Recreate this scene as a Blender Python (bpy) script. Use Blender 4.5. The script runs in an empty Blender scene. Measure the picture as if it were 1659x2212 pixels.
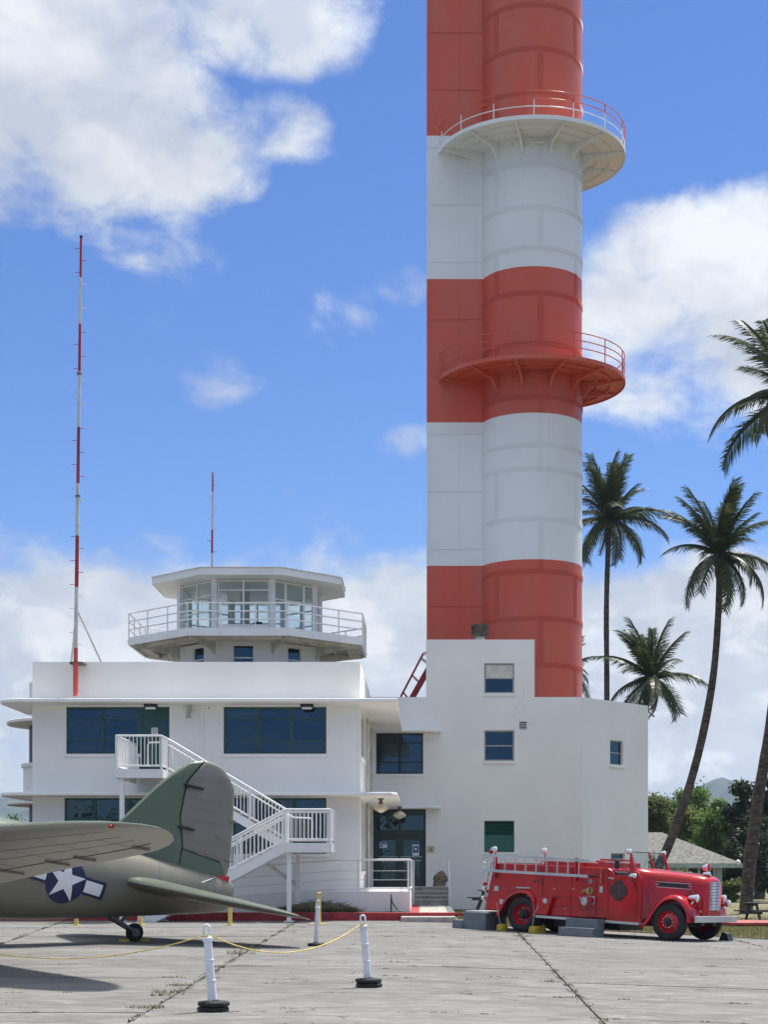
import bpy, bmesh, math, random
from math import sin, cos, pi, radians, atan2, sqrt
from mathutils import Vector, Matrix

random.seed(7)
sc = bpy.context.scene
COL = sc.collection

# ------------------------------------------------------------------ camera
F, PX, PY, H = 3550.0, 915.0, 1875.0, 1.7        # survey constants: focal length, vanishing point, eye height
IW, IH = 1659.0, 2212.0
cam = bpy.data.cameras.new('camera')
cam.sensor_fit = 'HORIZONTAL'; cam.sensor_width = 36.0
cam.lens = 36.0 * F / IW
cam.shift_x = (IW / 2 - PX) / IW
cam.shift_y = (PY - IH / 2) / IW
cam.clip_start = 0.1; cam.clip_end = 20000
cam_o = bpy.data.objects.new('camera', cam); COL.objects.link(cam_o)
cam_o.location = (0, 0, H); cam_o.rotation_euler = (pi / 2, 0, 0)
sc.camera = cam_o
sc.render.resolution_x, sc.render.resolution_y = 769, 1024

# ------------------------------------------------------------------ light
SUN_DIR = Vector((0.30, 0.37, 1.0)).normalized()
sun_el = math.asin(SUN_DIR.z); sun_az = atan2(SUN_DIR.x, SUN_DIR.y)
sl = bpy.data.lights.new('sun', 'SUN'); sl.energy = 3.6; sl.angle = radians(3.5); sl.color = (1.0, 0.95, 0.87)
so = bpy.data.objects.new('sun', sl); COL.objects.link(so)
so.rotation_euler = SUN_DIR.to_track_quat('Z', 'Y').to_euler()

sc.view_settings.view_transform = 'Standard'; sc.view_settings.look = 'None'
sc.view_settings.gamma = 1.0; sc.view_settings.use_curve_mapping = False
sc.view_settings.exposure = 0.82
sc.cycles.use_denoising = True; sc.cycles.use_adaptive_sampling = True; sc.cycles.adaptive_threshold = 0.02
sc.cycles.max_bounces = 8; sc.cycles.diffuse_bounces = 4; sc.cycles.glossy_bounces = 3
sc.cycles.transparent_max_bounces = 12; sc.cycles.volume_bounces = 0
sc.cycles.caustics_reflective = False; sc.cycles.caustics_refractive = False

SKY_STRENGTH = 0.13
w = bpy.data.worlds.new('World'); sc.world = w; w.use_nodes = True
nt = w.node_tree; nt.nodes.clear()

class G:
    """tiny node-graph helper"""
    def __init__(s, tree): s.t = tree
    def n(s, typ, **kw):
        nd = s.t.nodes.new(typ)
        for k, v in kw.items(): setattr(nd, k, v)
        return nd
    def put(s, sock, v):
        if hasattr(v, 'is_output') or isinstance(v, bpy.types.NodeSocket): s.t.links.new(v, sock)
        else: sock.default_value = v
    def m(s, op, a, b=None, c=None, clamp=False):
        nd = s.n('ShaderNodeMath', operation=op, use_clamp=clamp)
        for i, v in enumerate((a, b, c)):
            if v is not None: s.put(nd.inputs[i], v)
        return nd.outputs[0]
    def mix(s, f, a, b, blend='MIX'):
        nd = s.n('ShaderNodeMix', data_type='RGBA', blend_type=blend)
        s.put(nd.inputs['Factor'], f)
        ia, ib = [i for i in nd.inputs if i.type == 'RGBA']
        s.put(ia, a); s.put(ib, b)
        return [o for o in nd.outputs if o.type == 'RGBA'][0]
    def ss(s, x, lo, hi, a=0.0, b=1.0):
        nd = s.n('ShaderNodeMapRange', interpolation_type='SMOOTHSTEP')
        for k, v in (('Value', x), ('From Min', lo), ('From Max', hi), ('To Min', a), ('To Max', b)): s.put(nd.inputs[k], v)
        return nd.outputs['Result']
    def noise(s, vec, scale, detail=4, rough=0.55, dist=0.0):
        nd = s.n('ShaderNodeTexNoise')
        if vec is not None: s.put(nd.inputs['Vector'], vec)
        s.put(nd.inputs['Scale'], scale); s.put(nd.inputs['Detail'], detail)
        s.put(nd.inputs['Roughness'], rough); s.put(nd.inputs['Distortion'], dist)
        return nd.outputs['Fac']
    def scale_vec(s, vec, sx, sy, sz, off=(0, 0, 0)):
        nd = s.n('ShaderNodeMapping')
        s.put(nd.inputs['Vector'], vec); nd.inputs['Scale'].default_value = (sx, sy, sz); nd.inputs['Location'].default_value = off
        return nd.outputs['Vector']

def world_nodes():
    g = G(nt)
    sky = g.n('ShaderNodeTexSky', sky_type='NISHITA', sun_disc=False)
    sky.sun_elevation = sun_el; sky.sun_rotation = sun_az
    sky.altitude = 10; sky.air_density = 1.0; sky.dust_density = 0.25; sky.ozone_density = 2.0
    d = g.n('ShaderNodeTexCoord').outputs['Generated']
    sep = g.n('ShaderNodeSeparateXYZ'); g.put(sep.inputs[0], d)
    x, y, z = sep.outputs
    az = g.m('MULTIPLY', g.m('ARCTAN2', x, y), 180 / pi)
    el = g.m('MULTIPLY', g.m('ARCSINE', z), 180 / pi)
    # cloud masses: (azimuth, elevation, half-width, half-height, weight) in degrees of the sky dome
    blobs = [(-11.6, 24.0, 6.6, 3.9, 1.02), (-6.4, 27.6, 5.2, 2.7, 0.85), (-14.0, 27.0, 9, 5, 0.95), (-16.5, 22.4, 7.5, 2.6, 0.8), (-9.6, 21.0, 3.0, 1.9, 0.55), (-5.4, 24.2, 2.6, 1.5, 0.5), (-7.5, 22.6, 2.8, 1.8, 0.5),
             (10.6, 20.0, 4.8, 2.9, 1.1), (7.6, 17.6, 3.6, 3.8, 0.95), (13.0, 17.6, 7, 4.0, 1.0), (9.0, 14.9, 3.6, 1.5, 0.5),
             (-7.7, 20.3, 1.2, 0.9, 0.20), (-0.6, 19.6, 1.6, 0.9, 0.40), (-7.2, 16.3, 2.6, 1.1, 0.27), (-0.7, 14.5, 1.7, 0.9, 0.40), (-2.8, 19.2, 1.7, 1.9, 0.20), (11.5, 15.0, 2.2, 1.0, 0.3),
             (-14.5, 10.2, 3.0, 1.6, 0.55), (-9.5, 10.4, 3.0, 1.4, 0.4), (-1.5, 9.6, 3.0, 1.3, 0.42), (6.8, 10.6, 2.0, 1.3, 0.4)]
    f = None
    for (a, e, ra, re, wt) in blobs:
        dx = g.m('DIVIDE', g.m('SUBTRACT', az, a), ra); dy = g.m('DIVIDE', g.m('SUBTRACT', el, e), re)
        r2 = g.m('ADD', g.m('MULTIPLY', dx, dx), g.m('MULTIPLY', dy, dy))
        b = g.m('MULTIPLY', g.ss(r2, 0.0, 1.25, 1.0, 0.0), wt)
        f = b if f is None else g.m('MAXIMUM', f, b)
    bank = g.m('MULTIPLY', g.m('MULTIPLY', g.ss(el, 8.6, 12.4, 1.0, 0.0), 0.98), g.ss(g.m('ABSOLUTE', az), 45, 90, 1.0, 0.0))   # cloud bank inland, over the hills; thinner seaward
    f = g.m('MAXIMUM', f, bank)
    # broken cloud added over the unseen dome, thickened to light the facade
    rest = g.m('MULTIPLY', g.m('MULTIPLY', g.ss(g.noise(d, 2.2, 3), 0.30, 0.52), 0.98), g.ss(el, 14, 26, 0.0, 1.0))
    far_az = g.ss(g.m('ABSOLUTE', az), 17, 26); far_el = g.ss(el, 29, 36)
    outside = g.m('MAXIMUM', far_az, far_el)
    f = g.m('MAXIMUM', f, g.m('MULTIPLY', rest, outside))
    dd = g.scale_vec(d, 1.0, 1.0, 1.45)
    n1 = g.noise(dd, 11.0, 8, 0.56, 0.35)
    n2 = g.noise(g.scale_vec(d, 1, 1, 1.3, (3.1, 1.7, 0.4)), 34.0, 6, 0.6, 0.4)
    fld = g.m('ADD', f, g.m('ADD', g.m('MULTIPLY', g.m('SUBTRACT', n1, 0.5), 1.9), g.m('MULTIPLY', g.m('SUBTRACT', n2, 0.5), 0.62)))
    mask = g.ss(fld, 0.28, 0.92)
    # body of the cloud: thick bellies greyer and more lavender, tops whiter
    n3 = g.noise(g.scale_vec(d, 1, 1, 1.5, (1.3, 5.2, 2.0)), 9.0, 5, 0.5, 0.2)
    sh = g.m('ADD', g.ss(n3, 0.36, 0.66), g.m('MULTIPLY', g.m('SUBTRACT', n2, 0.5), 1.5), clamp=True)
    n4 = g.noise(g.scale_vec(d, 1, 1, 1.6, (7.7, 2.2, 1.1)), 22.0, 7, 0.58, 0.5)
    low = g.ss(el, 5.5, 13.0, 1.0, 0.0)
    puff = g.m('MULTIPLY', g.ss(n4, 0.47, 0.62), low)
    sh = g.m('ADD', g.m('MULTIPLY', sh, g.m('SUBTRACT', 1.0, g.m('MULTIPLY', low, 0.55))), g.m('MULTIPLY', puff, 0.75), clamp=True)
    cl = g.mix(sh, (2.45, 2.68, 3.15, 1), (3.7, 3.88, 4.08, 1))
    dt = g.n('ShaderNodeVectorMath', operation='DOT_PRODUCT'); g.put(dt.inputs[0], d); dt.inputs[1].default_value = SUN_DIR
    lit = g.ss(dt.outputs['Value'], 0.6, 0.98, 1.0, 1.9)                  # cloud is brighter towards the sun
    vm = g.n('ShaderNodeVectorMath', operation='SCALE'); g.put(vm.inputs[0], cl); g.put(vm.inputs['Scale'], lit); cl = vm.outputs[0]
    hs = g.n('ShaderNodeHueSaturation'); hs.inputs['Saturation'].default_value = 1.14; hs.inputs['Value'].default_value = 0.485
    g.put(hs.inputs['Color'], sky.outputs[0])
    deep = g.mix(1.0, hs.outputs[0], (0.74, 0.87, 1.2, 1), 'MULTIPLY')      # clear trade-wind air
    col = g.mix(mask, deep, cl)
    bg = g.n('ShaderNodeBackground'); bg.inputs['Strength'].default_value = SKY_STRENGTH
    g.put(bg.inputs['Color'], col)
    out = g.n('ShaderNodeOutputWorld'); nt.links.new(bg.outputs[0], out.inputs['Surface'])
world_nodes()

# ------------------------------------------------------------------ helpers
def V(*a): return Vector(a)
def wx(px, D): return (px - PX) * D / F
def wz(py, D): return H + (PY - py) * D / F
def at(px, py, D): return V(wx(px, D), D, wz(py, D))
def gz(x): return -0.035 * min(max(x, 0.0), 11.0)

WM = {}      # world matrix of every parent
def obj_from(name, me, parent=None, local=False):
    o = bpy.data.objects.new(name, me); COL.objects.link(o)
    if parent is not None:
        o.parent = parent
        if local: WM[o] = WM[parent]
        else:
            o.matrix_parent_inverse = WM[parent].inverted(); WM[o] = Matrix.Identity(4)
    else: WM[o] = Matrix.Identity(4)
    return o
def tag(o, label=None, cat=None, group=None, kind=None):
    if label: o['label'] = label
    if cat: o['category'] = cat
    if group: o['group'] = group
    if kind: o['kind'] = kind
    return o
def thing(name, label, cat, loc=(0, 0, 0), group=None, mat=None):
    o = bpy.data.objects.new(name, None); COL.objects.link(o)
    m = mat if mat is not None else Matrix.Translation(Vector(loc))
    o.matrix_world = m; WM[o] = m.copy()
    o.empty_display_size = 0.3
    return tag(o, label, cat, group)

class MB:
    def __init__(s): s.v = []; s.f = []
    def add(s, vs, fs):
        b = len(s.v); s.v += [tuple(q) for q in vs]; s.f += [tuple(b + i for i in q) for q in fs]; return s
    def box(s, x0, x1, y0, y1, z0, z1):
        return s.add([(x0, y0, z0), (x1, y0, z0), (x1, y1, z0), (x0, y1, z0), (x0, y0, z1), (x1, y0, z1), (x1, y1, z1), (x0, y1, z1)],
                     [(0, 3, 2, 1), (4, 5, 6, 7), (0, 1, 5, 4), (1, 2, 6, 5), (2, 3, 7, 6), (3, 0, 4, 7)])
    def obox(s, c, a, b, d):       # centre + three half-axis vectors
        c, a, b, d = Vector(c), Vector(a), Vector(b), Vector(d)
        vs = [c - a - b - d, c + a - b - d, c + a + b - d, c - a + b - d, c - a - b + d, c + a - b + d, c + a + b + d, c - a + b + d]
        fs = [(0, 3, 2, 1), (4, 5, 6, 7), (0, 1, 5, 4), (1, 2, 6, 5), (2, 3, 7, 6), (3, 0, 4, 7)]
        if a.cross(b).dot(d) < 0: fs = [f[::-1] for f in fs]
        return s.add(vs, fs)
    def beam(s, p, q, wdt, hgt, up=(0, 0, 1)):
        p, q = Vector(p), Vector(q); d = (q - p); L = d.length; d.normalize()
        sd = d.cross(Vector(up)).normalized(); u = sd.cross(d)
        return s.obox((p + q) / 2, d * L / 2, sd * wdt / 2, u * hgt / 2)
    def tube(s, pts, r, n=6, cap=True, closed=False):
        pts = [Vector(p) for p in pts]; k = len(pts)
        rs = r if isinstance(r, (list, tuple)) else [r] * k
        rings = []; prev = None
        for i, p in enumerate(pts):
            if closed: t = pts[(i + 1) % k] - pts[i - 1]
            else: t = pts[min(i + 1, k - 1)] - pts[max(i - 1, 0)]
            t.normalize()
            if prev is None:
                a = t.cross(V(0, 0, 1))
                if a.length < 1e-3: a = t.cross(V(1, 0, 0))
            else:
                a = prev - t * prev.dot(t)
            a.normalize(); prev = a; b = t.cross(a)
            rings.append([p + (a * cos(2 * pi * j / n) + b * sin(2 * pi * j / n)) * rs[i] for j in range(n)])
        vs = [q for rg in rings for q in rg]; fs = []
        for i in range(k if closed else k - 1):
            i2 = (i + 1) % k
            for j in range(n): fs.append((i * n + j, i * n + (j + 1) % n, i2 * n + (j + 1) % n, i2 * n + j))
        if cap and not closed: fs += [tuple(range(n))[::-1], tuple((k - 1) * n + j for j in range(n))]
        return s.add(vs, fs)
    def prism(s, poly, z0, z1, fz=None):
        # polygon in XY (counter-clockwise) extruded in z
        n = len(poly)
        f0 = (lambda x: 0) if fz is None else fz
        vs = [(p[0], p[1], z0 + f0(p[0])) for p in poly] + [(p[0], p[1], z1 + f0(p[0])) for p in poly]
        fs = [tuple(range(n))[::-1], tuple(range(n, 2 * n))] + [(i, (i + 1) % n, n + (i + 1) % n, n + i) for i in range(n)]
        return s.add(vs, fs)
    def extrude(s, poly, o, u, v, d):
        # polygon (a,b) in plane o + a*u + b*v extruded by vector d
        o, u, v, d = Vector(o), Vector(u), Vector(v), Vector(d); n = len(poly)
        vs = [o + u * a + v * b for a, b in poly]; vs += [q + d for q in vs]
        fs = [tuple(range(n))[::-1], tuple(range(n, 2 * n))] + [(i, (i + 1) % n, n + (i + 1) % n, n + i) for i in range(n)]
        return s.add(vs, fs)
    def lathe(s, prof, o, ax, n=24, a0=0.0, a1=2 * pi, ref=None):
        # prof: (radius, distance along axis)
        o, ax = Vector(o), Vector(ax).normalized()
        a = Vector(ref) if ref else ax.cross(V(0, 0, 1))
        if a.length < 1e-3: a = V(1, 0, 0)
        a.normalize(); b = ax.cross(a); full = abs(a1 - a0 - 2 * pi) < 1e-6
        m = n if full else n + 1; vs = []
        for j in range(m):
            t = a0 + (a1 - a0) * j / n
            for r, z in prof: vs.append(o + (a * cos(t) + b * sin(t)) * r + ax * z)
        k = len(prof); fs = []
        for j in range(n):
            j2 = (j + 1) % m
            for i in range(k - 1): fs.append((j * k + i, j2 * k + i, j2 * k + i + 1, j * k + i + 1))
        return s.add(vs, fs)
    def loft(s, secs, cap=True):
        n = len(secs[0]); vs = [q for c in secs for q in c]; fs = []
        for i in range(len(secs) - 1):
            for j in range(n): fs.append((i * n + j, i * n + (j + 1) % n, (i + 1) * n + (j + 1) % n, (i + 1) * n + j))
        if cap: fs += [tuple(range(n))[::-1], tuple((len(secs) - 1) * n + j for j in range(n))]
        return s.add(vs, fs)
    def mesh(s, name, mat=None, smooth=None):
        me = bpy.data.meshes.new(name); me.from_pydata(s.v, [], s.f); me.update()
        if mat: me.materials.append(mat)
        bm = bmesh.new(); bm.from_mesh(me); bmesh.ops.recalc_face_normals(bm, faces=bm.faces); bm.to_mesh(me); bm.free()
        if smooth:
            me.polygons.foreach_set('use_smooth', [True] * len(me.polygons)); me.set_sharp_from_angle(angle=radians(smooth))
        return me
    def build(s, name, mat, parent=None, smooth=None, local=False, bevel=0, segs=2):
        o = obj_from(name, s.mesh(name, mat, smooth), parent, local)
        if bevel:
            md = o.modifiers.new('edge', 'BEVEL'); md.width = bevel; md.segments = segs; md.limit_method = 'ANGLE'; md.angle_limit = radians(40)
        return o

# ------------------------------------------------------------------ materials
def pbr(name, col, rough=0.5, metal=0.0, var=0.06, vscale=1.2, bump=0.0, bscale=40, streak=0.0, dirt=None, spec=0.5, coat=0.0, tone=None, dirt_lo=.55, dirt_hi=.8, stretch=(1, 1, 1)):
    m = bpy.data.materials.new(name); m.use_nodes = True
    t = m.node_tree; g = G(t); bs = t.nodes['Principled BSDF']
    pos = g.n('ShaderNodeNewGeometry').outputs['Position']
    p2 = g.scale_vec(pos, *stretch)
    c = (*col, 1)
    n1 = g.noise(p2, vscale, 6, 0.6)
    dark = tuple(max(0, x * (1 - var * 2.2)) for x in col) + (1,); lite = tuple(min(1, x * (1 + var)) for x in col) + (1,)
    out = g.mix(g.ss(n1, 0.3, 0.7), dark, lite)
    if tone:   # second tint in big soft patches
        out = g.mix(g.m('MULTIPLY', g.ss(g.noise(p2, vscale * 0.37, 3), .4, .7), tone[1]), out, (*tone[0], 1))
    if streak:  # rain streaks
        sv = g.scale_vec(pos, 2.2, 2.2, 0.12)
        out = g.mix(g.m('MULTIPLY', g.ss(g.noise(sv, 1.6, 5, .65), 0.52, 0.8), streak), out, tuple(x * .62 for x in col) + (1,))
    if dirt:
        out = g.mix(g.m('MULTIPLY', g.ss(g.noise(pos, 2.6, 8, .7), dirt_lo, dirt_hi), dirt[1]), out, (*dirt[0], 1))
    g.put(bs.inputs['Base Color'], out)
    bs.inputs['Roughness'].default_value = rough; bs.inputs['Metallic'].default_value = metal
    bs.inputs['Specular IOR Level'].default_value = spec; bs.inputs['Coat Weight'].default_value = coat
    bs.inputs['Coat Roughness'].default_value = 0.08
    if bump:
        bp = g.n('ShaderNodeBump'); bp.inputs['Strength'].default_value = 1.0; bp.inputs['Distance'].default_value = bump
        g.put(bp.inputs['Height'], g.noise(pos, bscale, 5, .6)); t.links.new(bp.outputs[0], bs.inputs['Normal'])
    return m

def glass(name, tint=(0.17, 0.25, 0.33), ior=1.85, film=(0.48, 0.74, 1.0)):
    m = bpy.data.materials.new(name); m.use_nodes = True
    t = m.node_tree; t.nodes.clear(); g = G(t)
    tr = g.n('ShaderNodeBsdfTransparent'); tr.inputs[0].default_value = (*tint, 1)
    gl = g.n('ShaderNodeBsdfGlossy'); gl.inputs['Roughness'].default_value = 0.01; gl.inputs[0].default_value = (*film, 1)
    fr = g.n('ShaderNodeFresnel'); fr.inputs['IOR'].default_value = ior
    front = g.m('MULTIPLY', fr.outputs[0], g.m('SUBTRACT', 1.0, g.n('ShaderNodeNewGeometry').outputs['Backfacing']))
    pos = g.n('ShaderNodeNewGeometry').outputs['Position']
    bp = g.n('ShaderNodeBump'); bp.inputs['Distance'].default_value = 0.02; bp.inputs['Strength'].default_value = 0.6
    g.put(bp.inputs['Height'], g.noise(pos, 1.3, 3)); t.links.new(bp.outputs[0], gl.inputs['Normal'])
    mx = g.n('ShaderNodeMixShader'); t.links.new(front, mx.inputs[0]); t.links.new(tr.outputs[0], mx.inputs[1]); t.links.new(gl.outputs[0], mx.inputs[2])
    out = g.n('ShaderNodeOutputMaterial'); t.links.new(mx.outputs[0], out.inputs['Surface'])
    return m

M = {}
M['stucco'] = pbr('white stucco', (0.87, 0.855, 0.82), 0.75, var=0.02, vscale=0.5, bump=0.004, bscale=28, streak=0.07, dirt=((0.60, 0.58, 0.53), 0.16), dirt_lo=.62, dirt_hi=.85)
def weather(m):
    t = m.node_tree; g = G(t); bs = t.nodes['Principled BSDF']; src = bs.inputs['Base Color'].links[0].from_socket
    pos = g.n('ShaderNodeNewGeometry').outputs['Position']
    vo = g.n('ShaderNodeTexVoronoi', feature='DISTANCE_TO_EDGE'); vo.inputs['Scale'].default_value = .33
    wob = g.n('ShaderNodeVectorMath', operation='ADD'); g.put(wob.inputs[0], g.scale_vec(pos, .5, .5, 1.5))
    ns = g.n('ShaderNodeTexNoise'); g.put(ns.inputs['Vector'], pos); ns.inputs['Scale'].default_value = 1.1; ns.inputs['Detail'].default_value = 6
    sv = g.n('ShaderNodeVectorMath', operation='SCALE'); t.links.new(ns.outputs['Color'], sv.inputs[0]); sv.inputs['Scale'].default_value = .5
    t.links.new(sv.outputs[0], wob.inputs[1]); t.links.new(wob.outputs[0], vo.inputs['Vector'])
    ck = g.m('MULTIPLY', g.ss(vo.outputs['Distance'], .008, 0.0), g.ss(g.noise(pos, .3, 2), .52, .62))
    c = g.mix(g.m('MULTIPLY', ck, .13), src, (.42, .41, .38, 1))
    drip = g.m('MULTIPLY', g.ss(g.noise(g.scale_vec(pos, 5, 5, .25), 1.2, 4, .6), .60, .78), g.ss(g.noise(pos, .22, 2), .45, .6))
    c = g.mix(g.m('MULTIPLY', drip, .16), c, (.48, .44, .36, 1))
    g.put(bs.inputs['Base Color'], c)
weather(M['stucco'])
M['white'] = pbr('white paint', (0.80, 0.80, 0.79), 0.42, var=0.03, dirt=((0.5, 0.46, 0.38), 0.25), dirt_lo=.62)
M['offwhite'] = pbr('aged white paint', (0.66, 0.64, 0.58), 0.6, var=0.10, vscale=2, dirt=((0.28, 0.22, 0.15), 0.8), dirt_lo=.5, dirt_hi=.8)
M['green'] = pbr('dark green paint', (0.014, 0.078, 0.066), 0.4, var=0.1)
M['doorgreen'] = pbr('entrance door green', (0.006, 0.030, 0.026), 0.35, var=0.1)
M['lgreen'] = pbr('green louver paint', (0.02, 0.13, 0.10), 0.45, var=0.08)
M['glass'] = glass('window glass')
M['cabglass'] = glass('cab glass', (0.90, 0.94, 0.94), 1.4, (1, 1, 1))
M['truckglass'] = glass('windscreen glass', (0.90, 0.94, 0.93), 1.2, (.4, .4, .4))
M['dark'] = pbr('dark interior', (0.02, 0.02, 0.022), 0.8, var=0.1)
M['blind'] = pbr('blind slat', (0.6, 0.62, 0.62), 0.6, var=0.05)
M['alu'] = pbr('grey metal frame', (0.42, 0.42, 0.40), 0.5, 0.2, var=0.1)
M['concrete_step'] = pbr('step concrete', (0.40, 0.385, 0.34), 0.9, var=0.12, vscale=4, bump=0.004, bscale=60, dirt=((0.17, 0.15, 0.12), 0.5))
M['rooffelt'] = pbr('grey roofing felt', (0.22, 0.215, 0.20), 0.95, var=0.15)
M['nosing'] = pbr('step nosing', (0.56, 0.55, 0.50), 0.9, var=0.1, vscale=4)
M['kerb_red'] = pbr('red kerb paint', (0.36, 0.022, 0.03), 0.6, var=0.15, vscale=3, dirt=((0.3, 0.22, 0.18), 0.45), dirt_lo=.55)
M['kerb_grey'] = pbr('grey kerb paint', (0.13, 0.15, 0.15), 0.6, var=0.1)
M['mastred'] = pbr('mast red', (0.40, 0.03, 0.03), 0.5, var=0.12)
M['mastorange'] = pbr('mast base red', (0.62, 0.09, 0.06), 0.5, var=0.12)
M['mastwhite'] = pbr('mast white', (0.62, 0.62, 0.60), 0.5, var=0.08)
M['ladder_red'] = pbr('roof ladder red', (0.32, 0.025, 0.025), 0.5, var=0.1)
M['rust'] = pbr('rusted vent steel', (0.18, 0.14, 0.10), 0.7, 0.3, var=0.3, vscale=6)
M['red'] = pbr('fire engine red', (0.50, 0.006, 0.012), 0.22, var=0.12, vscale=1.6, coat=0.3, dirt=((0.22, 0.012, 0.012), 0.5), dirt_lo=.5, spec=.4)
M['silver'] = pbr('silver paint', (0.55, 0.56, 0.56), 0.38, 0.5, var=0.08)
M['chrome'] = pbr('chrome', (0.8, 0.8, 0.8), 0.12, 1.0, var=0.03)
M['brass'] = pbr('brass', (0.45, 0.32, 0.14), 0.35, 0.9, var=0.2, vscale=9)
M['rubber'] = pbr('tyre rubber', (0.016, 0.016, 0.016), 0.75, var=0.2, vscale=5, bump=.002, bscale=60, dirt=((0.08, 0.075, 0.065), 0.5))
M['black'] = pbr('black', (0.012, 0.012, 0.013), 0.5, var=0.1)
M['emblem'] = pbr('emblem black', (0.035, 0.02, 0.022), 0.5, var=0.1)
M['emblem2'] = pbr('emblem grey', (0.10, 0.06, 0.062), 0.5, var=0.1)
M['lens_red'] = pbr('red lens', (0.45, 0.01, 0.01), 0.15, var=0.05)
M['lens'] = pbr('lamp lens', (0.75, 0.77, 0.78), 0.15, var=0.05)
M['stepgrey'] = pbr('grey step paint', (0.155, 0.18, 0.195), 0.6, var=0.1, vscale=3, dirt=((.28, .28, .26), .3))
M['yellow'] = pbr('yellow paint', (0.62, 0.42, 0.035), 0.55, var=0.12, vscale=5)
M['paleyellow'] = pbr('pale yellow post', (0.70, 0.55, 0.16), 0.6, var=0.1, vscale=5)
M['rope'] = pbr('yellow rope', (0.66, 0.50, 0.16), 0.7, var=0.15, vscale=30)
M['plastic'] = pbr('white plastic post', (0.74, 0.75, 0.80), 0.4, var=0.04, vscale=8, dirt=((.5, .5, .5), .3))
M['trunk'] = pbr('palm trunk', (0.075, 0.062, 0.05), 0.9, var=0.35, vscale=3, bump=0.03, bscale=9, dirt=((.2, .19, .16), .5), stretch=(1, 1, 3))
M['bark'] = pbr('tree bark', (0.09, 0.07, 0.055), 0.9, var=0.3, vscale=3)
M['rock'] = pbr('rock', (0.22, 0.175, 0.12), 0.9, var=0.3, vscale=9, bump=.03, bscale=12)
M['picnic'] = pbr('picnic table paint', (0.03, 0.033, 0.035), 0.6, var=0.2)
M['picnic_grey'] = pbr('picnic table grey', (0.10, 0.11, 0.13), 0.6, var=0.2)
M['globe'] = pbr('globe glass', (0.66, 0.58, 0.42), 0.35, var=0.1)
M['paper'] = pbr('paper notice', (0.75, 0.76, 0.78), 0.6, var=0.02)
M['blueprint'] = pbr('blue print', (0.03, 0.10, 0.30), 0.6, var=0.1)
M['plaque'] = pbr('cream plaque', (0.55, 0.50, 0.30), 0.6, var=0.05)
M['inkgrey'] = pbr('grey print', (0.25, 0.27, 0.3), 0.6)
M['housewall'] = pbr('pale aqua siding', (0.34, 0.42, 0.40), 0.7, var=0.08, vscale=2)
M['houseroof'] = pbr('grey shingle roof', (0.17, 0.17, 0.155), 0.9, var=0.28, vscale=5, bump=.03, bscale=5, stretch=(1, 1, 3))
M['leftroof'] = pbr('dark roof', (0.10, 0.09, 0.085), 0.9, var=0.2, vscale=2)
M['insig_blue'] = pbr('insignia blue', (0.010, 0.014, 0.065), 0.5, var=0.08)
M['insig_white'] = pbr('insignia white', (0.78, 0.78, 0.78), 0.5, var=0.03)
M['flagred'] = pbr('red tag', (0.5, 0.03, 0.02), 0.6)
M['joint'] = pbr('skin joint', (0.07, 0.068, 0.055), 0.6)
M['strut'] = pbr('strut grey', (0.22, 0.23, 0.23), 0.45, 0.3, var=0.15)

def tower_paint():
    m = pbr('tower paint', (0.77, 0.80, 0.81), 0.42, var=0.02, vscale=.35, spec=.5)
    t = m.node_tree; g = G(t); bs = t.nodes['Principled BSDF']
    pos = g.n('ShaderNodeNewGeometry').outputs['Position']
    sep = g.n('ShaderNodeSeparateXYZ'); g.put(sep.inputs[0], pos)
    k = g.m('FLOORED_MODULO', g.m('DIVIDE', g.m('SUBTRACT', sep.outputs[2], 15.18), 6.385), 2.0)
    isred = g.m('GREATER_THAN', k, 1.0)
    src = bs.inputs['Base Color'].links[0].from_socket
    chalk = g.ss(g.noise(g.scale_vec(pos, 1, 1, .35), .55, 6, .6), .35, .72)
    red = g.mix(chalk, (0.60, 0.082, 0.036, 1), (0.55, 0.115, 0.066, 1))
    sv = g.scale_vec(pos, 2.5, 2.5, 0.1)
    st = g.m('MULTIPLY', g.ss(g.noise(sv, 1.5, 5, .65), 0.55, 0.8), 0.12)
    out = g.mix(isred, src, red)
    out = g.mix(st, out, (.3, .27, .25, 1))
    g.put(bs.inputs['Base Color'], out)
    bp = g.n('ShaderNodeBump'); bp.inputs['Distance'].default_value = 0.012; bp.inputs['Strength'].default_value = 0.6
    g.put(bp.inputs['Height'], g.noise(pos, 1.4, 3)); t.links.new(bp.outputs[0], bs.inputs['Normal'])
    return m
M['tower'] = tower_paint()

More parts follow.
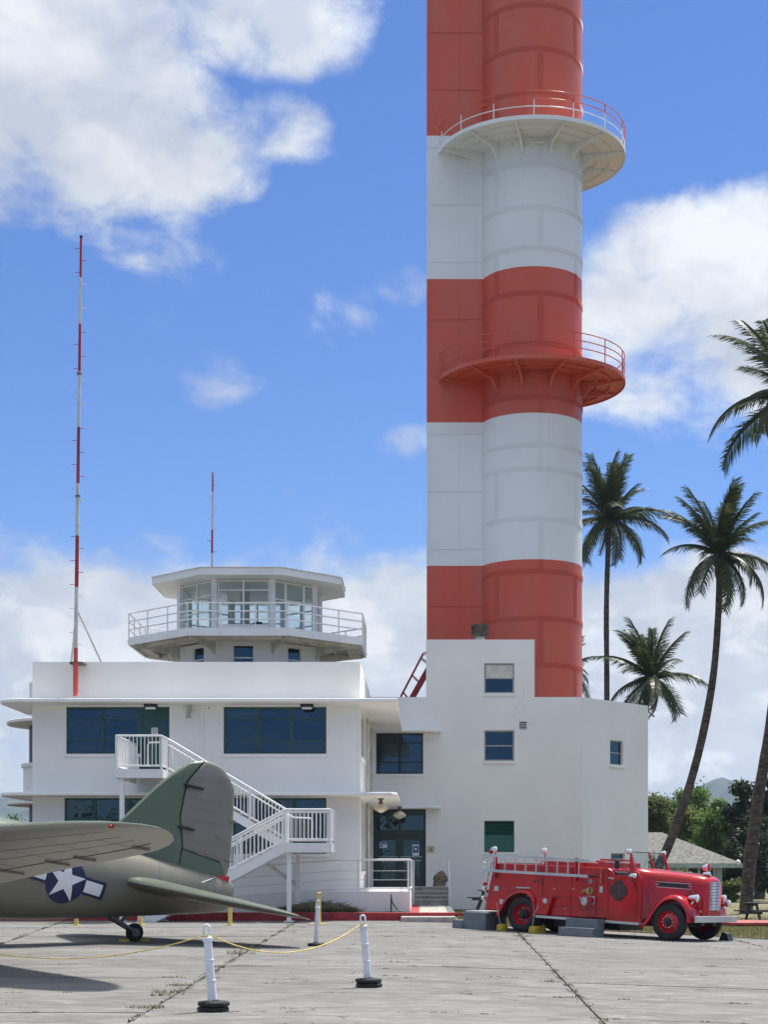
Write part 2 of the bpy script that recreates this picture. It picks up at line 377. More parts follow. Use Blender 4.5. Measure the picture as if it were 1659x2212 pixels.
def concrete_mat():
    m = bpy.data.materials.new('apron concrete'); m.use_nodes = True
    t = m.node_tree; g = G(t); bs = t.nodes['Principled BSDF']
    pos = g.n('ShaderNodeNewGeometry').outputs['Position']
    info = g.n('ShaderNodeObjectInfo').outputs['Random']
    wide = g.scale_vec(pos, 0.42, 1.0, 1)
    a = g.noise(wide, 1.1, 8, .68, .4); b = g.noise(wide, 5.5, 8, .7, .3); c = g.noise(pos, 34, 4, .75)
    big = g.noise(pos, 0.17, 3, .5)
    base = g.mix(g.ss(a, .32, .68), (0.127, 0.124, 0.117, 1), (0.219, 0.215, 0.205, 1))
    base = g.mix(g.m('MULTIPLY', g.ss(b, .50, .70), .75), base, (0.326, 0.323, 0.311, 1))
    base = g.mix(g.m('MULTIPLY', g.ss(b, .50, .30), .7), base, (0.086, 0.084, 0.080, 1))
    base = g.mix(g.m('MULTIPLY', g.ss(big, .42, .7), .4), base, (0.163, 0.148, 0.129, 1))
    st = g.noise(g.scale_vec(pos, .16, 2.2, 1), 2.4, 7, .7, .2)
    base = g.mix(g.m('MULTIPLY', g.ss(st, .52, .72), .35), base, (0.290, 0.287, 0.275, 1))
    base = g.mix(g.m('MULTIPLY', g.ss(st, .46, .28), .35), base, (0.107, 0.104, 0.097, 1))
    base = g.mix(g.m('MULTIPLY', g.ss(c, .52, .72), .6), base, (0.081, 0.078, 0.073, 1))
    base = g.mix(g.m('MULTIPLY', g.m('SUBTRACT', info, .2, clamp=True), .25), base, (0.258, 0.253, 0.241, 1))
    pat = g.noise(pos, .55, 5, .62, .8)
    base = g.mix(g.m('MULTIPLY', g.ss(pat, .50, .66), .45), base, (0.115, 0.113, 0.105, 1))
    oil = g.noise(g.scale_vec(pos, 1, 1, 1, (4, 9, 0)), 1.9, 3, .45)
    base = g.mix(g.m('MULTIPLY', g.ss(oil, .66, .76), .6), base, (0.05, 0.048, 0.045, 1))
    vo = g.n('ShaderNodeTexVoronoi', feature='DISTANCE_TO_EDGE'); g.put(vo.inputs['Scale'], .55)
    wob = g.n('ShaderNodeVectorMath', operation='ADD'); g.put(wob.inputs[0], wide)
    ns = g.n('ShaderNodeTexNoise'); g.put(ns.inputs['Vector'], pos); ns.inputs['Scale'].default_value = 1.6; ns.inputs['Detail'].default_value = 6
    sca = g.n('ShaderNodeVectorMath', operation='SCALE'); t.links.new(ns.outputs['Color'], sca.inputs[0]); sca.inputs['Scale'].default_value = .7
    t.links.new(sca.outputs[0], wob.inputs[1]); t.links.new(wob.outputs[0], vo.inputs['Vector'])
    crack = g.m('MULTIPLY', g.ss(vo.outputs['Distance'], .012, .0), g.ss(g.noise(pos, .35, 2), .5, .62))
    base = g.mix(g.m('MULTIPLY', crack, .75), base, (0.051, 0.051, 0.044, 1))
    g.put(bs.inputs['Base Color'], base); bs.inputs['Roughness'].default_value = 0.9; bs.inputs['Specular IOR Level'].default_value = .25
    bp = g.n('ShaderNodeBump'); bp.inputs['Distance'].default_value = 0.012; bp.inputs['Strength'].default_value = .8
    g.put(bp.inputs['Height'], g.m('ADD', b, g.m('MULTIPLY', c, .35))); t.links.new(bp.outputs[0], bs.inputs['Normal'])
    return m
M['concrete'] = concrete_mat()

def leaf_mat(name, c1, c2, c3, scale=1.5, transl=0.25, rough=.5):
    m = bpy.data.materials.new(name); m.use_nodes = True
    t = m.node_tree; g = G(t); bs = t.nodes['Principled BSDF']
    pos = g.n('ShaderNodeNewGeometry').outputs['Position']
    rnd = g.n('ShaderNodeNewGeometry').outputs['Random Per Island']
    c = g.mix(g.ss(g.noise(pos, scale, 4), .35, .65), (*c1, 1), (*c2, 1))
    c = g.mix(g.m('MULTIPLY', g.ss(rnd, .6, 1.0), .8), c, (*c3, 1))
    g.put(bs.inputs['Base Color'], c); bs.inputs['Roughness'].default_value = rough; bs.inputs['Specular IOR Level'].default_value = .35
    tl = g.n('ShaderNodeBsdfTranslucent'); g.put(tl.inputs[0], c)
    mx = g.n('ShaderNodeMixShader'); mx.inputs[0].default_value = transl
    out = t.nodes['Material Output']
    t.links.new(bs.outputs[0], mx.inputs[1]); t.links.new(tl.outputs[0], mx.inputs[2]); t.links.new(mx.outputs[0], out.inputs['Surface'])
    return m
M['frond'] = leaf_mat('palm leaflets', (0.024, 0.045, 0.014), (0.05, 0.08, 0.024), (0.13, 0.13, 0.045), 1.2, .3, .42)
M['frond_old'] = leaf_mat('old palm leaflets', (0.09, 0.085, 0.03), (0.13, 0.11, 0.05), (0.10, 0.08, 0.04), 1.2, .2)
M['leaf_olive'] = leaf_mat('olive leaves', (0.11, 0.14, 0.045), (0.16, 0.19, 0.065), (0.2, 0.22, 0.1), .8, .6)
M['leaf_green'] = leaf_mat('green leaves', (0.075, 0.14, 0.03), (0.12, 0.21, 0.05), (0.16, 0.24, 0.07), .8, .6)
M['leaf_dark'] = leaf_mat('dark leaves', (0.022, 0.04, 0.018), (0.04, 0.06, 0.026), (0.06, 0.085, 0.04), .8, .3)
M['grass'] = leaf_mat('grass blades', (0.15, 0.16, 0.06), (0.22, 0.21, 0.09), (0.30, 0.26, 0.14), 2.0, .3, .7)
M['weed'] = leaf_mat('joint weeds', (0.075, 0.095, 0.03), (0.12, 0.13, 0.05), (0.2, 0.17, 0.09), 3.0, .2, .7)
M['dry'] = leaf_mat('dry clippings', (0.36, 0.31, 0.22), (0.24, 0.21, 0.14), (0.14, 0.14, 0.07), 3.0, .3, .8)
M['lawn'] = pbr('dry lawn', (0.19, 0.175, 0.085), 0.95, var=0.25, vscale=1.2, bump=.02, bscale=30, dirt=((0.26, 0.22, 0.14), 0.7), dirt_lo=.45)
M['soil'] = pbr('soil', (0.075, 0.06, 0.042), 0.95, var=0.25, vscale=5, bump=.02, bscale=20)
M['ground'] = pbr('open ground', (0.085, 0.085, 0.045), 0.95, var=0.25, vscale=.15)
M['hill'] = pbr('hazy hill vegetation', (0.035, 0.055, 0.05), 0.95, var=0.35, vscale=.012, tone=((0.06, 0.075, 0.06), .6))  # bluish dark tone puts distance haze into the vegetation colour

def olive_paint(name, top, side, belly, zt=None, blotch=.25):
    m = bpy.data.materials.new(name); m.use_nodes = True
    t = m.node_tree; g = G(t); bs = t.nodes['Principled BSDF']
    oc = g.n('ShaderNodeTexCoord').outputs['Object']
    sep = g.n('ShaderNodeSeparateXYZ'); g.put(sep.inputs[0], oc)
    n = g.noise(oc, 1.6, 5, .6)
    c = (*side, 1)
    if zt:   # wavy camouflage demarcations along the fuselage: (belly line, shoulder line)
        wob = g.m('MULTIPLY', g.m('SUBTRACT', g.noise(g.scale_vec(oc, 1, .3, 1), 1.3, 3), .5), .16)
        hz = g.m('ADD', g.m('ADD', sep.outputs[2], g.m('MULTIPLY', sep.outputs[0], zt[2])), wob)
        c = g.mix(g.ss(hz, zt[0] - .03, zt[0] + .03), (*belly, 1), (*side, 1))
        c = g.mix(g.ss(hz, zt[1] - .05, zt[1] + .05), c, (*top, 1))
    else:
        nz = g.n('ShaderNodeSeparateXYZ'); g.put(nz.inputs[0], g.n('ShaderNodeTexCoord').outputs['Normal'])
        c = g.mix(g.ss(nz.outputs[2], -.05, .25), (*belly, 1), (*top, 1))
    c = g.mix(g.m('MULTIPLY', g.ss(n, .4, .7), blotch), c, tuple(x * 1.35 for x in side) + (1,))
    c = g.mix(g.m('MULTIPLY', g.ss(g.noise(g.scale_vec(oc, .5, 2, 3), 2.2, 6, .7), .55, .8), .25), c, tuple(x * .55 for x in side) + (1,))
    g.put(bs.inputs['Base Color'], c); bs.inputs['Roughness'].default_value = .38; bs.inputs['Specular IOR Level'].default_value = .45
    bp = g.n('ShaderNodeBump'); bp.inputs['Distance'].default_value = 0.01; bp.inputs['Strength'].default_value = .5
    g.put(bp.inputs['Height'], g.noise(g.scale_vec(oc, 1, .6, 1), 2.3, 3)); t.links.new(bp.outputs[0], bs.inputs['Normal'])
    return m
OD, GREY, BELLY = (0.10, 0.135, 0.092), (0.23, 0.22, 0.19), (0.23, 0.235, 0.22)
M['fuselage'] = olive_paint('fuselage paint', OD, (0.175, 0.165, 0.13), BELLY, (0.50, 2.5, .19))
M['fin'] = olive_paint('fin paint', OD, OD, OD, (-9, -8, 0), .2)
M['rudder'] = olive_paint('rudder fabric paint', GREY, (0.205, 0.195, 0.168), GREY, (-9, 4.25, .0), .3)
M['tailp'] = olive_paint('tailplane paint', (0.10, 0.12, 0.09), (0.13, 0.13, 0.105), (0.13, 0.125, 0.10), None, .3)
M['wingp'] = olive_paint('wing paint', (0.10, 0.13, 0.09), (0.22, 0.21, 0.18), (0.33, 0.315, 0.27), None, .3)

def panel(mb, o, u, v, n, W_, H_, thick, holes):
    """wall sheet with real openings; o = lower corner on the outer face, n = outward normal"""
    o, u, v, n = Vector(o), Vector(u), Vector(v), Vector(n)
    xs = sorted({0, W_, *[h[0] for h in holes], *[h[1] for h in holes]}); ys = sorted({0, H_, *[h[2] for h in holes], *[h[3] for h in holes]})
    xs = [x for x in xs if -1e-6 <= x <= W_ + 1e-6]; ys = [y for y in ys if -1e-6 <= y <= H_ + 1e-6]
    def solid(i, j):
        if i < 0 or j < 0 or i >= len(xs) - 1 or j >= len(ys) - 1: return False
        cx, cy = (xs[i] + xs[i + 1]) / 2, (ys[j] + ys[j + 1]) / 2
        return not any(h[0] < cx < h[1] and h[2] < cy < h[3] for h in holes)
    P = lambda a, b, t: o + u * a + v * b - n * t
    for i in range(len(xs) - 1):
        for j in range(len(ys) - 1):
            if not solid(i, j): continue
            a0, a1, b0, b1 = xs[i], xs[i + 1], ys[j], ys[j + 1]
            mb.add([P(a0, b0, 0), P(a1, b0, 0), P(a1, b1, 0), P(a0, b1, 0)], [(0, 1, 2, 3)])
            mb.add([P(a0, b0, thick), P(a1, b0, thick), P(a1, b1, thick), P(a0, b1, thick)], [(3, 2, 1, 0)])
            for (di, dj, e) in ((-1, 0, (a0, b0, a0, b1)), (1, 0, (a1, b0, a1, b1)), (0, -1, (a0, b0, a1, b0)), (0, 1, (a0, b1, a1, b1))):
                if not solid(i + di, j + dj):
                    mb.add([P(e[0], e[1], 0), P(e[2], e[3], 0), P(e[2], e[3], thick), P(e[0], e[1], thick)], [(0, 1, 2, 3)])

def mesh_raw(mb, name, mat, weld=True):
    me = bpy.data.meshes.new(name); me.from_pydata(mb.v, [], mb.f); me.materials.append(mat)
    bm = bmesh.new(); bm.from_mesh(me)
    if weld: bmesh.ops.remove_doubles(bm, verts=bm.verts, dist=1e-4)
    bmesh.ops.recalc_face_normals(bm, faces=bm.faces); bm.to_mesh(me); bm.free()
    return me

# ================================================================== GROUND
def strip_sheet(name, xs, y0, y1, dz, mat, ny=1):
    mb = MB()
    for i in range(len(xs) - 1):
        for k in range(ny):
            ya, yb = y0 + (y1 - y0) * k / ny, y0 + (y1 - y0) * (k + 1) / ny
            mb.add([(xs[i], ya, gz(xs[i]) + dz), (xs[i + 1], ya, gz(xs[i + 1]) + dz), (xs[i + 1], yb, gz(xs[i + 1]) + dz), (xs[i], yb, gz(xs[i]) + dz)], [(0, 1, 2, 3)])
    o = obj_from(name, mesh_raw(mb, name, mat)); return tag(o, kind='structure')
strip_sheet('ground', [-9000, -60, -20, 0, 11, 40, 9000], -300, 9000, -0.085, M['ground'])

strip_sheet('airfield', [-160, -60, -20, 0, 11, 40, 160], -160, 10.15, -0.01, M['concrete'])
apron = thing('apron', None, None); tag(apron, kind='structure')
def J(k, D):
    if k == 0: return -3.25 - .0235 * (D - 18)
    if k == 1: return 2.06 + .021 * (D - 18.5)
    if k > 1: return J(1, D) + 6.1 * (k - 1)
    b = -8.9 - .03 * (D - 18) if D < 36.6 else -9.46 - .130 * (D - 36.6)
    return b - 6.1 * (-1 - k)
ROWS = [10.2 + 3.08 * i for i in range(14)] + [53.55]
for r in range(len(ROWS) - 1):
    D0, D1 = ROWS[r] + .006, ROWS[r + 1] - .006
    for k in range(-4, 5):
        nx = 6; mb = MB(); top = []; jit = random.uniform(-.005, .005)
        for D in (D0, D1):
            xa, xb = J(k, D) + .013, J(k + 1, D) - .013
            top.append([(xa + (xb - xa) * i / nx, D) for i in range(nx + 1)])
        vs = [(x, D, gz(x) + jit) for row in top for x, D in row] + [(x, D, gz(x) - .12) for row in top for x, D in row]
        N = nx + 1; fs = []
        for i in range(nx): fs.append((i, i + 1, N + i + 1, N + i))
        B = 2 * N
        for i in range(nx): fs += [(i, B + i, B + i + 1, i + 1), (N + i, N + i + 1, B + N + i + 1, B + N + i)]
        fs += [(0, N, B + N, B), (nx, B + nx, B + N + nx, N + nx)]
        mb.add(vs, fs); mb.build('slab', M['concrete'], apron)

# lawn to the right of the entrance walk
def lawn_poly(name, pts, dz, thick=.05):
    mb = MB(); mb.prism(pts, dz - thick, dz, gz); return tag(mb.build(name, M['lawn']), kind='structure')
lawn_poly('verge', [(1.1, 51.9), (3.5, 50.7), (6.5, 49.2), (9.96, 47.5), (11, 47.0), (18, 43.6), (18, 57.9), (11, 57.9), (6, 57.9), (1.1, 57.9)], .03, .1)
lawn_poly('lawn', [(1.12, 58.25), (6, 58.25), (11, 58.25), (60, 58.25), (60, 140), (11, 140), (9.5, 80), (1.12, 67.6)], .06, .1)
tag(MB().box(-30, 1.0, 53.95, 70, -.08, .235).build('planting_bed', M['soil']), kind='structure')

def grass_blades(name, n, region, hgt, mat, label, seed, zoff=0.0, lean=.5, wd=.012):
    rd = random.Random(seed); mb = MB()
    for i in range(n):
        x, y = region(rd); z = gz(x) + zoff; a = rd.uniform(0, 2 * pi); h = hgt * rd.uniform(.4, 1.1)
        lx, ly = rd.uniform(-lean, lean) * h, rd.uniform(-lean, lean) * h; ww = wd * rd.uniform(.6, 1.5)
        dx, dy = cos(a) * ww, sin(a) * ww
        mb.v += [(x - dx, y - dy, z), (x + dx, y + dy, z), (x + lx, y + ly, z + h)]; b = len(mb.v) - 3; mb.f.append((b, b + 1, b + 2))
    me = bpy.data.meshes.new(name); me.from_pydata(mb.v, [], mb.f); me.materials.append(mat)
    return tag(obj_from(name, me), label, 'grass', kind='stuff')
def reg_verge(rd):
    while True:
        x = rd.uniform(1.15, 13); y0 = 51.9 - (x - 1.1) * .497
        y = rd.uniform(y0 - .12, 57.9)
        return x, y
grass_blades('verge_grass', 26000, reg_verge, .09, M['grass'], 'dry grass of the verge behind the fire engine', 3, .02, .6, .014)
grass_blades('lawn_grass', 22000, lambda rd: (rd.uniform(1.2, 22), rd.choice((rd.uniform(58.3, 66), rd.uniform(58.3, 85)))), .11, M['grass'], 'short green grass at the foot of the white wall', 4, .05, .6, .018)
# weeds in the joints
def weeds():
    rd = random.Random(11); mb = MB()
    def tuft(x, y, r, h, n, flat=1.0):
        for i in range(n):
            a = rd.uniform(0, 2 * pi); q = r * sqrt(rd.random()); px, py = x + cos(a) * q * 1.6, y + sin(a) * q * flat
            hh = h * rd.uniform(.4, 1.2); b = rd.uniform(0, 2 * pi); ww = rd.uniform(.004, .010); L = hh * rd.uniform(.3, 1.3); c = rd.uniform(0, 2 * pi)
            z = gz(px) - .005
            mb.v += [(px - cos(b) * ww, py - sin(b) * ww, z), (px + cos(b) * ww, py + sin(b) * ww, z), (px + cos(c) * L, py + sin(c) * L, z + hh)]
            k = len(mb.v) - 3; mb.f.append((k, k + 1, k + 2))
    for k in (-1, 0, 1, 2):
        D = 14.0
        while D < 53:
            x = J(k, D)
            if rd.random() < .5: tuft(x + rd.uniform(-.02, .02), D, rd.uniform(.02, .07), rd.uniform(.02, .05), rd.randint(10, 34), 2.5)
            D += rd.uniform(.12, .5)
    # larger tufts seen along the joint left of the front post, and loose ones over the slabs
    for px, py, r, h, n in [(315, 2176, .16, .07, 160), (345, 2150, .10, .06, 90), (362, 2143, .16, .08, 160), (392, 2128, .14, .07, 140), (370, 2147, .12, .04, 80), (470, 2088, .1, .06, 90), (520, 2060, .18, .18, 120), (540, 2050, .14, .16, 90),
                            (365, 2111, .16, .05, 90), (130, 2083, .2, .03, 60), (222, 2085, .24, .03, 70), (655, 2018, .2, .04, 50), (850, 2060, .16, .05, 60), (848, 2078, .2, .06, 90), (1190, 2120, .1, .06, 70), (1165, 2065, .1, .05, 60), (985, 2045, .1, .04, 40),
                            (630, 2176, .16, .03, 60), (755, 2122, .1, .04, 40), (345, 2010, .25, .05, 60), (590, 2012, .2, .05, 50), (1060, 2024, .12, .05, 60), (1130, 2022, .16, .07, 80), (1450, 2035, .2, .05, 60), (1310, 2088, .12, .03, 40), (1090, 2110, .1, .03, 40), (770, 2101, .14, .03, 40)]:
        D = H * F / (py - PY)
        for it in range(3): x = wx(px, D); D = (H - gz(x)) * F / (py - PY)
        tuft(x, D, r, h * .8, int(n * .55))
    for i in range(230):
        D = rd.choice(ROWS[:13]) + rd.uniform(-.05, .05) if rd.random() < .7 else rd.uniform(15, 50)
        x = rd.uniform(-.28, .24) * D
        L = rd.uniform(.05, .5)
        for q in range(rd.randint(1, 4)): tuft(x + rd.uniform(-L, L), D + rd.uniform(-.02, .02), rd.uniform(.02, .08), rd.uniform(.012, .03), rd.randint(6, 22), .5)
    me = bpy.data.meshes.new('weeds'); me.from_pydata(mb.v, [], mb.f); me.materials.append(M['weed'])
    tag(obj_from('weeds', me), 'green weeds growing in the joints of the concrete apron', 'weeds', kind='stuff')
weeds()

# kerbs and the entrance walk
k = MB().box(-30, 1.03, 53.6, 53.95, -.1, .262)
tag(k.build('red_kerb', M['kerb_red'], bevel=.025), 'red painted kerb in front of the planting bed and stair foot', 'kerb')
mb = MB()
mb.prism([(1.1, 57.95), (4, 57.95), (8, 57.95), (11, 57.95), (40, 57.95), (40, 58.2), (11, 58.2), (8, 58.2), (4, 58.2), (1.1, 58.2)], -.1, .17, gz)
tag(mb.build('red_kerb', M['kerb_red']), 'low red kerb crossing the lawn behind the fire engine', 'kerb')
walk = thing('entrance_walk', None, None, (0.3, 58, .26)); tag(walk, kind='structure')
MB().box(-.15, .80, 53.95, 64.9, -.05, .258).build('path_slab', M['concrete_step'], walk)
MB().box(-.45, -.15, 53.96, 64.9, -.05, .264).build('red_edge', M['kerb_red'], walk)
MB().box(.80, 1.03, 53.96, 64.9, -.05, .266).build('grey_edge', M['kerb_grey'], walk)
tag(MB().box(wx(866, 52.6), wx(984, 52.6), 52.5, 53.59, -.05, .15).build('concrete_step', M['concrete_step'], bevel=.015), 'low concrete step block against the red kerb below the entrance walk', 'step')

# ================================================================== OPERATIONS BUILDING
bld = thing('operations_building', 'white stucco two storey building with wide flat canopies and green window frames', 'building', (-2, 64, 0))
LX0, LX1, LF, LB, RT = -13.33, -2.16, 56.0, 76.0, 8.73
WA = (wx(143, LF), wx(366, LF)); WB = (wx(483, LF), wx(705, LF))
Z1, Z0 = 7.20, 5.60
z_low1, z_low0 = 4.10, 2.20
doorx = wx(300, LF)
mb = MB()
base = -.1
h_ = lambda a, b, c, d: (a - LX0, b - LX0, c - base, d - base)
panel(mb, (LX0, LF, base), (1, 0, 0), (0, 0, 1), (0, -1, 0), LX1 - LX0, RT - base, .24,
      [h_(WA[0], doorx, Z0, Z1), h_(doorx, WA[1], 4.86, Z1), h_(WB[0], WB[1], Z0, Z1), h_(wx(139, LF), wx(366, LF), z_low0, z_low1), h_(wx(503, LF), wx(705, LF), z_low0, z_low1)])
wall = obj_from('wall', mesh_raw(mb, 'front_wall', M['stucco']), bld)
# right-hand side wall of the front block
SW = [(57.1, 60.2, 5.6, 7.15), (62.3, 64.6, 5.2, 7.15), (57.2, 59.6, 1.6, 4.05), (60.0, 61.6, .97, 4.05)]
mb = MB(); panel(mb, (LX1, LF + .24, base), (0, 1, 0), (0, 0, 1), (1, 0, 0), 67.5 - LF - .24, RT - base, .24, [(a - LF - .24, b - LF - .24, c - base, d - base) for a, b, c, d in SW])
obj_from('wall', mesh_raw(mb, 'side_wall', M['stucco']), bld)
mb = MB(); mb.box(LX1 - .24, LX1, 67.75, LB, base, RT)
mb.box(LX0, LX0 + .24, LF + .24, LB, base, RT); mb.box(LX0, LX1, LB, LB + .24, base, RT); mb.build('wall', M['stucco'], bld)
MB().box(LX0 + .24, LX1 - .24, LF + .24, LB, 8.15, 8.35).build('roof', M['rooffelt'], bld)
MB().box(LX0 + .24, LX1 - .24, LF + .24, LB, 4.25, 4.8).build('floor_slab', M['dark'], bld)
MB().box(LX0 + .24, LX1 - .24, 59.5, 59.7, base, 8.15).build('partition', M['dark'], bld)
# bay on the left end
mb = MB(); cx, cy = -13.30, 64.2
def arc(r, a0=pi / 2, a1=3 * pi / 2, n=20): return [(cx + r * cos(a0 + (a1 - a0) * i / n), cy + r * sin(a0 + (a1 - a0) * i / n)) for i in range(n + 1)]
mb.prism(arc(2.28), base, 2.2); mb.prism(arc(2.28), 4.12, 5.60); mb.prism(arc(2.05), 7.2, RT + .12)
b = mb.build('bay_wall', M['stucco'], bld, smooth=40)
MB().prism(arc(2.36), 5.60, 5.72).build('sill', M['stucco'], b, smooth=40)
MB().prism(arc(2.06), 2.2, 4.12).build('bay_glazing', M['black'], b, smooth=40)
MB().prism(arc(2.06), 5.72, 7.2).build('bay_glazing', M['black'], b, smooth=40)
for z in (7.24, 4.13): MB().prism(arc(2.9, pi / 2, 3 * pi / 2, 30), z, z + .13).build('bay_canopy', M['stucco'], bld, smooth=40, bevel=.03)

# canopies: one slab at each storey, sweeping round the corner and along the recessed entrance wall
def canopy(zb, zt, cut):
    q = [(-14.35, 54.9 + .9)] + [(-14.35 + .9 * (1 - cos(t)), 54.9 + .9 * (1 - sin(t))) for t in (.4, .8, 1.2, pi / 2)]
    q += [(-.88 - cut * .35, 54.9), (-.88, 54.9 + cut)] if cut else [(-.88, 54.9)]
    q += [(-.87, 66.75), (.25, 66.75)] + [(.25 + .47 * sin(t), 66.75 + .74 * (1 - cos(t)) + .0) for t in (.4, .8, 1.2, 1.5)] + [(.72, 67.62), (-13.2, 67.62), (-13.2, 59.5), (-14.35, 59.5)]
    mb = MB(); mb.prism(q, zb, zt); return mb.build('canopy', M['stucco'], bld, bevel=.035, segs=3)
canopy(7.25, 7.38, 0); canopy(4.13, 4.25, .5)

# recessed right wing with chamfered end and stair penthouse
RF = 67.5; RX0, RX1 = -2.16, 6.5
PZ = 11.09; P0, P1 = .11, 4.56
rb = -.45
def hh(px0, px1, py0, py1): return (wx(px0, RF) - RX0, wx(px1, RF) - RX0, wz(py1, RF) - rb, wz(py0, RF) - rb)
H_win = hh(812.5, 914, 1582, 1671); H_door = (wx(806, RF) - RX0, wx(920, RF) - RX0, .95 - rb, 4.13 - rb)
H_p = hh(1046, 1111, 1432, 1497); H_m = hh(1046, 1111, 1577, 1643); H_l = hh(1046, 1111, 1772, 1840); H_v = hh(1122, 1138, 1557, 1575)
mb = MB()
panel(mb, (RX0, RF, rb), (1, 0, 0), (0, 0, 1), (0, -1, 0), RX1 - RX0, PZ - rb, .25,
      [H_win, H_door, H_p, H_m, H_l, H_v, (0, P0 - RX0, RT - rb, PZ - rb), (P1 - RX0, RX1 - RX0, RT - rb, PZ - rb)])
o = obj_from('wall', mesh_raw(mb, 'wing_wall', M['stucco']), bld)
CA, CB = V(RX1, RF, rb), V(9.71, 71.1, rb); cu = (CB - CA).normalized(); CL = (CB - CA).length; cn = V(cu.y, -cu.x, 0)
def chx(px):    # distance along the chamfer face under an image column
    k = (px - PX) / F; return (CA.x - k * CA.y) / (k * cu.y - cu.x)
def chz(px, py): s_ = chx(px); return wz(py, CA.y + cu.y * s_)
c0, c1 = chx(1318), chx(1346)
CW = (c0, c1, chz(1330, 1652), chz(1330, 1599)); CW2 = (chx(1320), chx(1350), chz(1335, 1868), chz(1335, 1842))
mb = MB(); panel(mb, CA, cu, (0, 0, 1), cn, CL, RT - rb, .25, [(a, b, c - rb, d - rb) for a, b, c, d in (CW, CW2)])
obj_from('wall', mesh_raw(mb, 'chamfer_wall', M['stucco']), bld)
mb = MB(); mb.box(9.46, 9.71, 71.1, 82, rb, RT); mb.box(-2.1, 9.71, 82, 82.2, rb, RT); mb.build('wall', M['stucco'], bld)
MB().prism([(RX0, RF + .25), (RX1 - .2, RF + .25), (9.46, 71.2), (9.46, 82), (RX0, 82)], 8.05, 8.25).build('roof', M['rooffelt'], bld)
mb = MB(); mb.box(P0, P0 + .25, RF + .25, 70.4, 8.2, PZ); mb.box(P1 - .25, P1, RF + .25, 70.4, 8.2, PZ); mb.box(P0, P1, 70.4, 70.6, 8.2, PZ); mb.box(P0 + .25, P1 - .25, RF + .25, 70.4, PZ - .35, PZ - .15)
mb.build('penthouse', M['stucco'], bld)
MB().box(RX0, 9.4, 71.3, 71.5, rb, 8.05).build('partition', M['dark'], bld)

# ---- windows
def frame_axes(o, u, n): return Vector(o), Vector(u), Vector(n)
def window(parent, o, u, n, a0, a1, z0, z1, cols, rows, mat, glassm=None, fw=.07, mull=.07, recess=.09, sill=None, sillm=None, lab=None, name='window', skip=(), depth=.06):
    """o,u,n: wall base point, along-wall axis, outward normal. rows/cols: fractions of the clear opening."""
    o, u, n = frame_axes(o, u, n); z = V(0, 0, 1); mb = MB()
    P = lambda a, b, t: o + u * a + z * b - n * t
    def bar(a, b, c, d, t0=recess, t1=recess + depth):
        ctr = P((a + b) / 2, (c + d) / 2, (t0 + t1) / 2); mb.obox(ctr, u * (b - a) / 2, z * (d - c) / 2, n * (t1 - t0) / 2)
    bar(a0, a0 + fw, z0, z1); bar(a1 - fw, a1, z0, z1); bar(a0 + fw, a1 - fw, z1 - fw, z1); bar(a0 + fw, a1 - fw, z0, z0 + fw)
    ca = [a0 + fw + (a1 - a0 - 2 * fw) * c for c in cols]; ra = [z0 + fw + (z1 - z0 - 2 * fw) * r for r in rows]
    for c in ca[1:-1]: bar(c - mull / 2, c + mull / 2, z0 + fw, z1 - fw, recess - .006)
    for r in ra[1:-1]:
        bar(a0 + fw, a1 - fw, r - .025, r + .025, recess + .004, recess + depth - .004)
    w_ = mb.build(name, mat, parent)
    if lab: w_['label'] = lab
    for i in range(len(ca) - 1):
        for j in range(len(ra) - 1):
            if (i, j) in skip: continue
            x0 = ca[i] + (mull / 2 if i else 0); x1 = ca[i + 1] - (mull / 2 if i < len(ca) - 2 else 0)
            y0 = ra[j] + (.025 if j else 0); y1 = ra[j + 1] - (.025 if j < len(ra) - 2 else 0)
            p = MB(); t = recess + depth * .6
            tz_, tu_ = random.uniform(-.012, .012), random.uniform(-.012, .012)
            p.obox(P((x0 + x1) / 2, (y0 + y1) / 2, t), (u + n * tu_) * (x1 - x0) / 2, (z + n * tz_) * (y1 - y0) / 2, n * .004)
            p.build('pane', glassm or M['glass'], w_)
    if sill:
        s_ = MB(); s_.obox(P((a0 + a1) / 2, z0 - sill / 2, .04), u * ((a1 - a0) / 2 + .06), z * sill / 2, n * .10)
        s_.build('sill', sillm or M['stucco'], w_, bevel=.01)
    return w_
FO, FU, FN = (0, LF, 0), (1, 0, 0), (0, -1, 0)
wA = window(bld, FO, FU, FN, WA[0], doorx, Z0, Z1, (0, .5, 1), (0, .29, .76, 1), M['green'], sill=.11, mull=.1)
wB = window(bld, FO, FU, FN, WB[0], WB[1], Z0, Z1, (0, .333, .667, 1), (0, .26, .76, 1), M['green'], sill=.11, mull=.13)
wC = window(bld, FO, FU, FN, wx(139, LF), wx(366, LF), z_low0, z_low1, (0, .27, .62, 1), (0, .28, .64, 1), M['green'], sill=.11, mull=.14)
wD = window(bld, FO, FU, FN, wx(503, LF), wx(705, LF), z_low0, z_low1, (0, .333, .667, 1), (0, .28, .64, 1), M['green'], sill=.11, mull=.13)
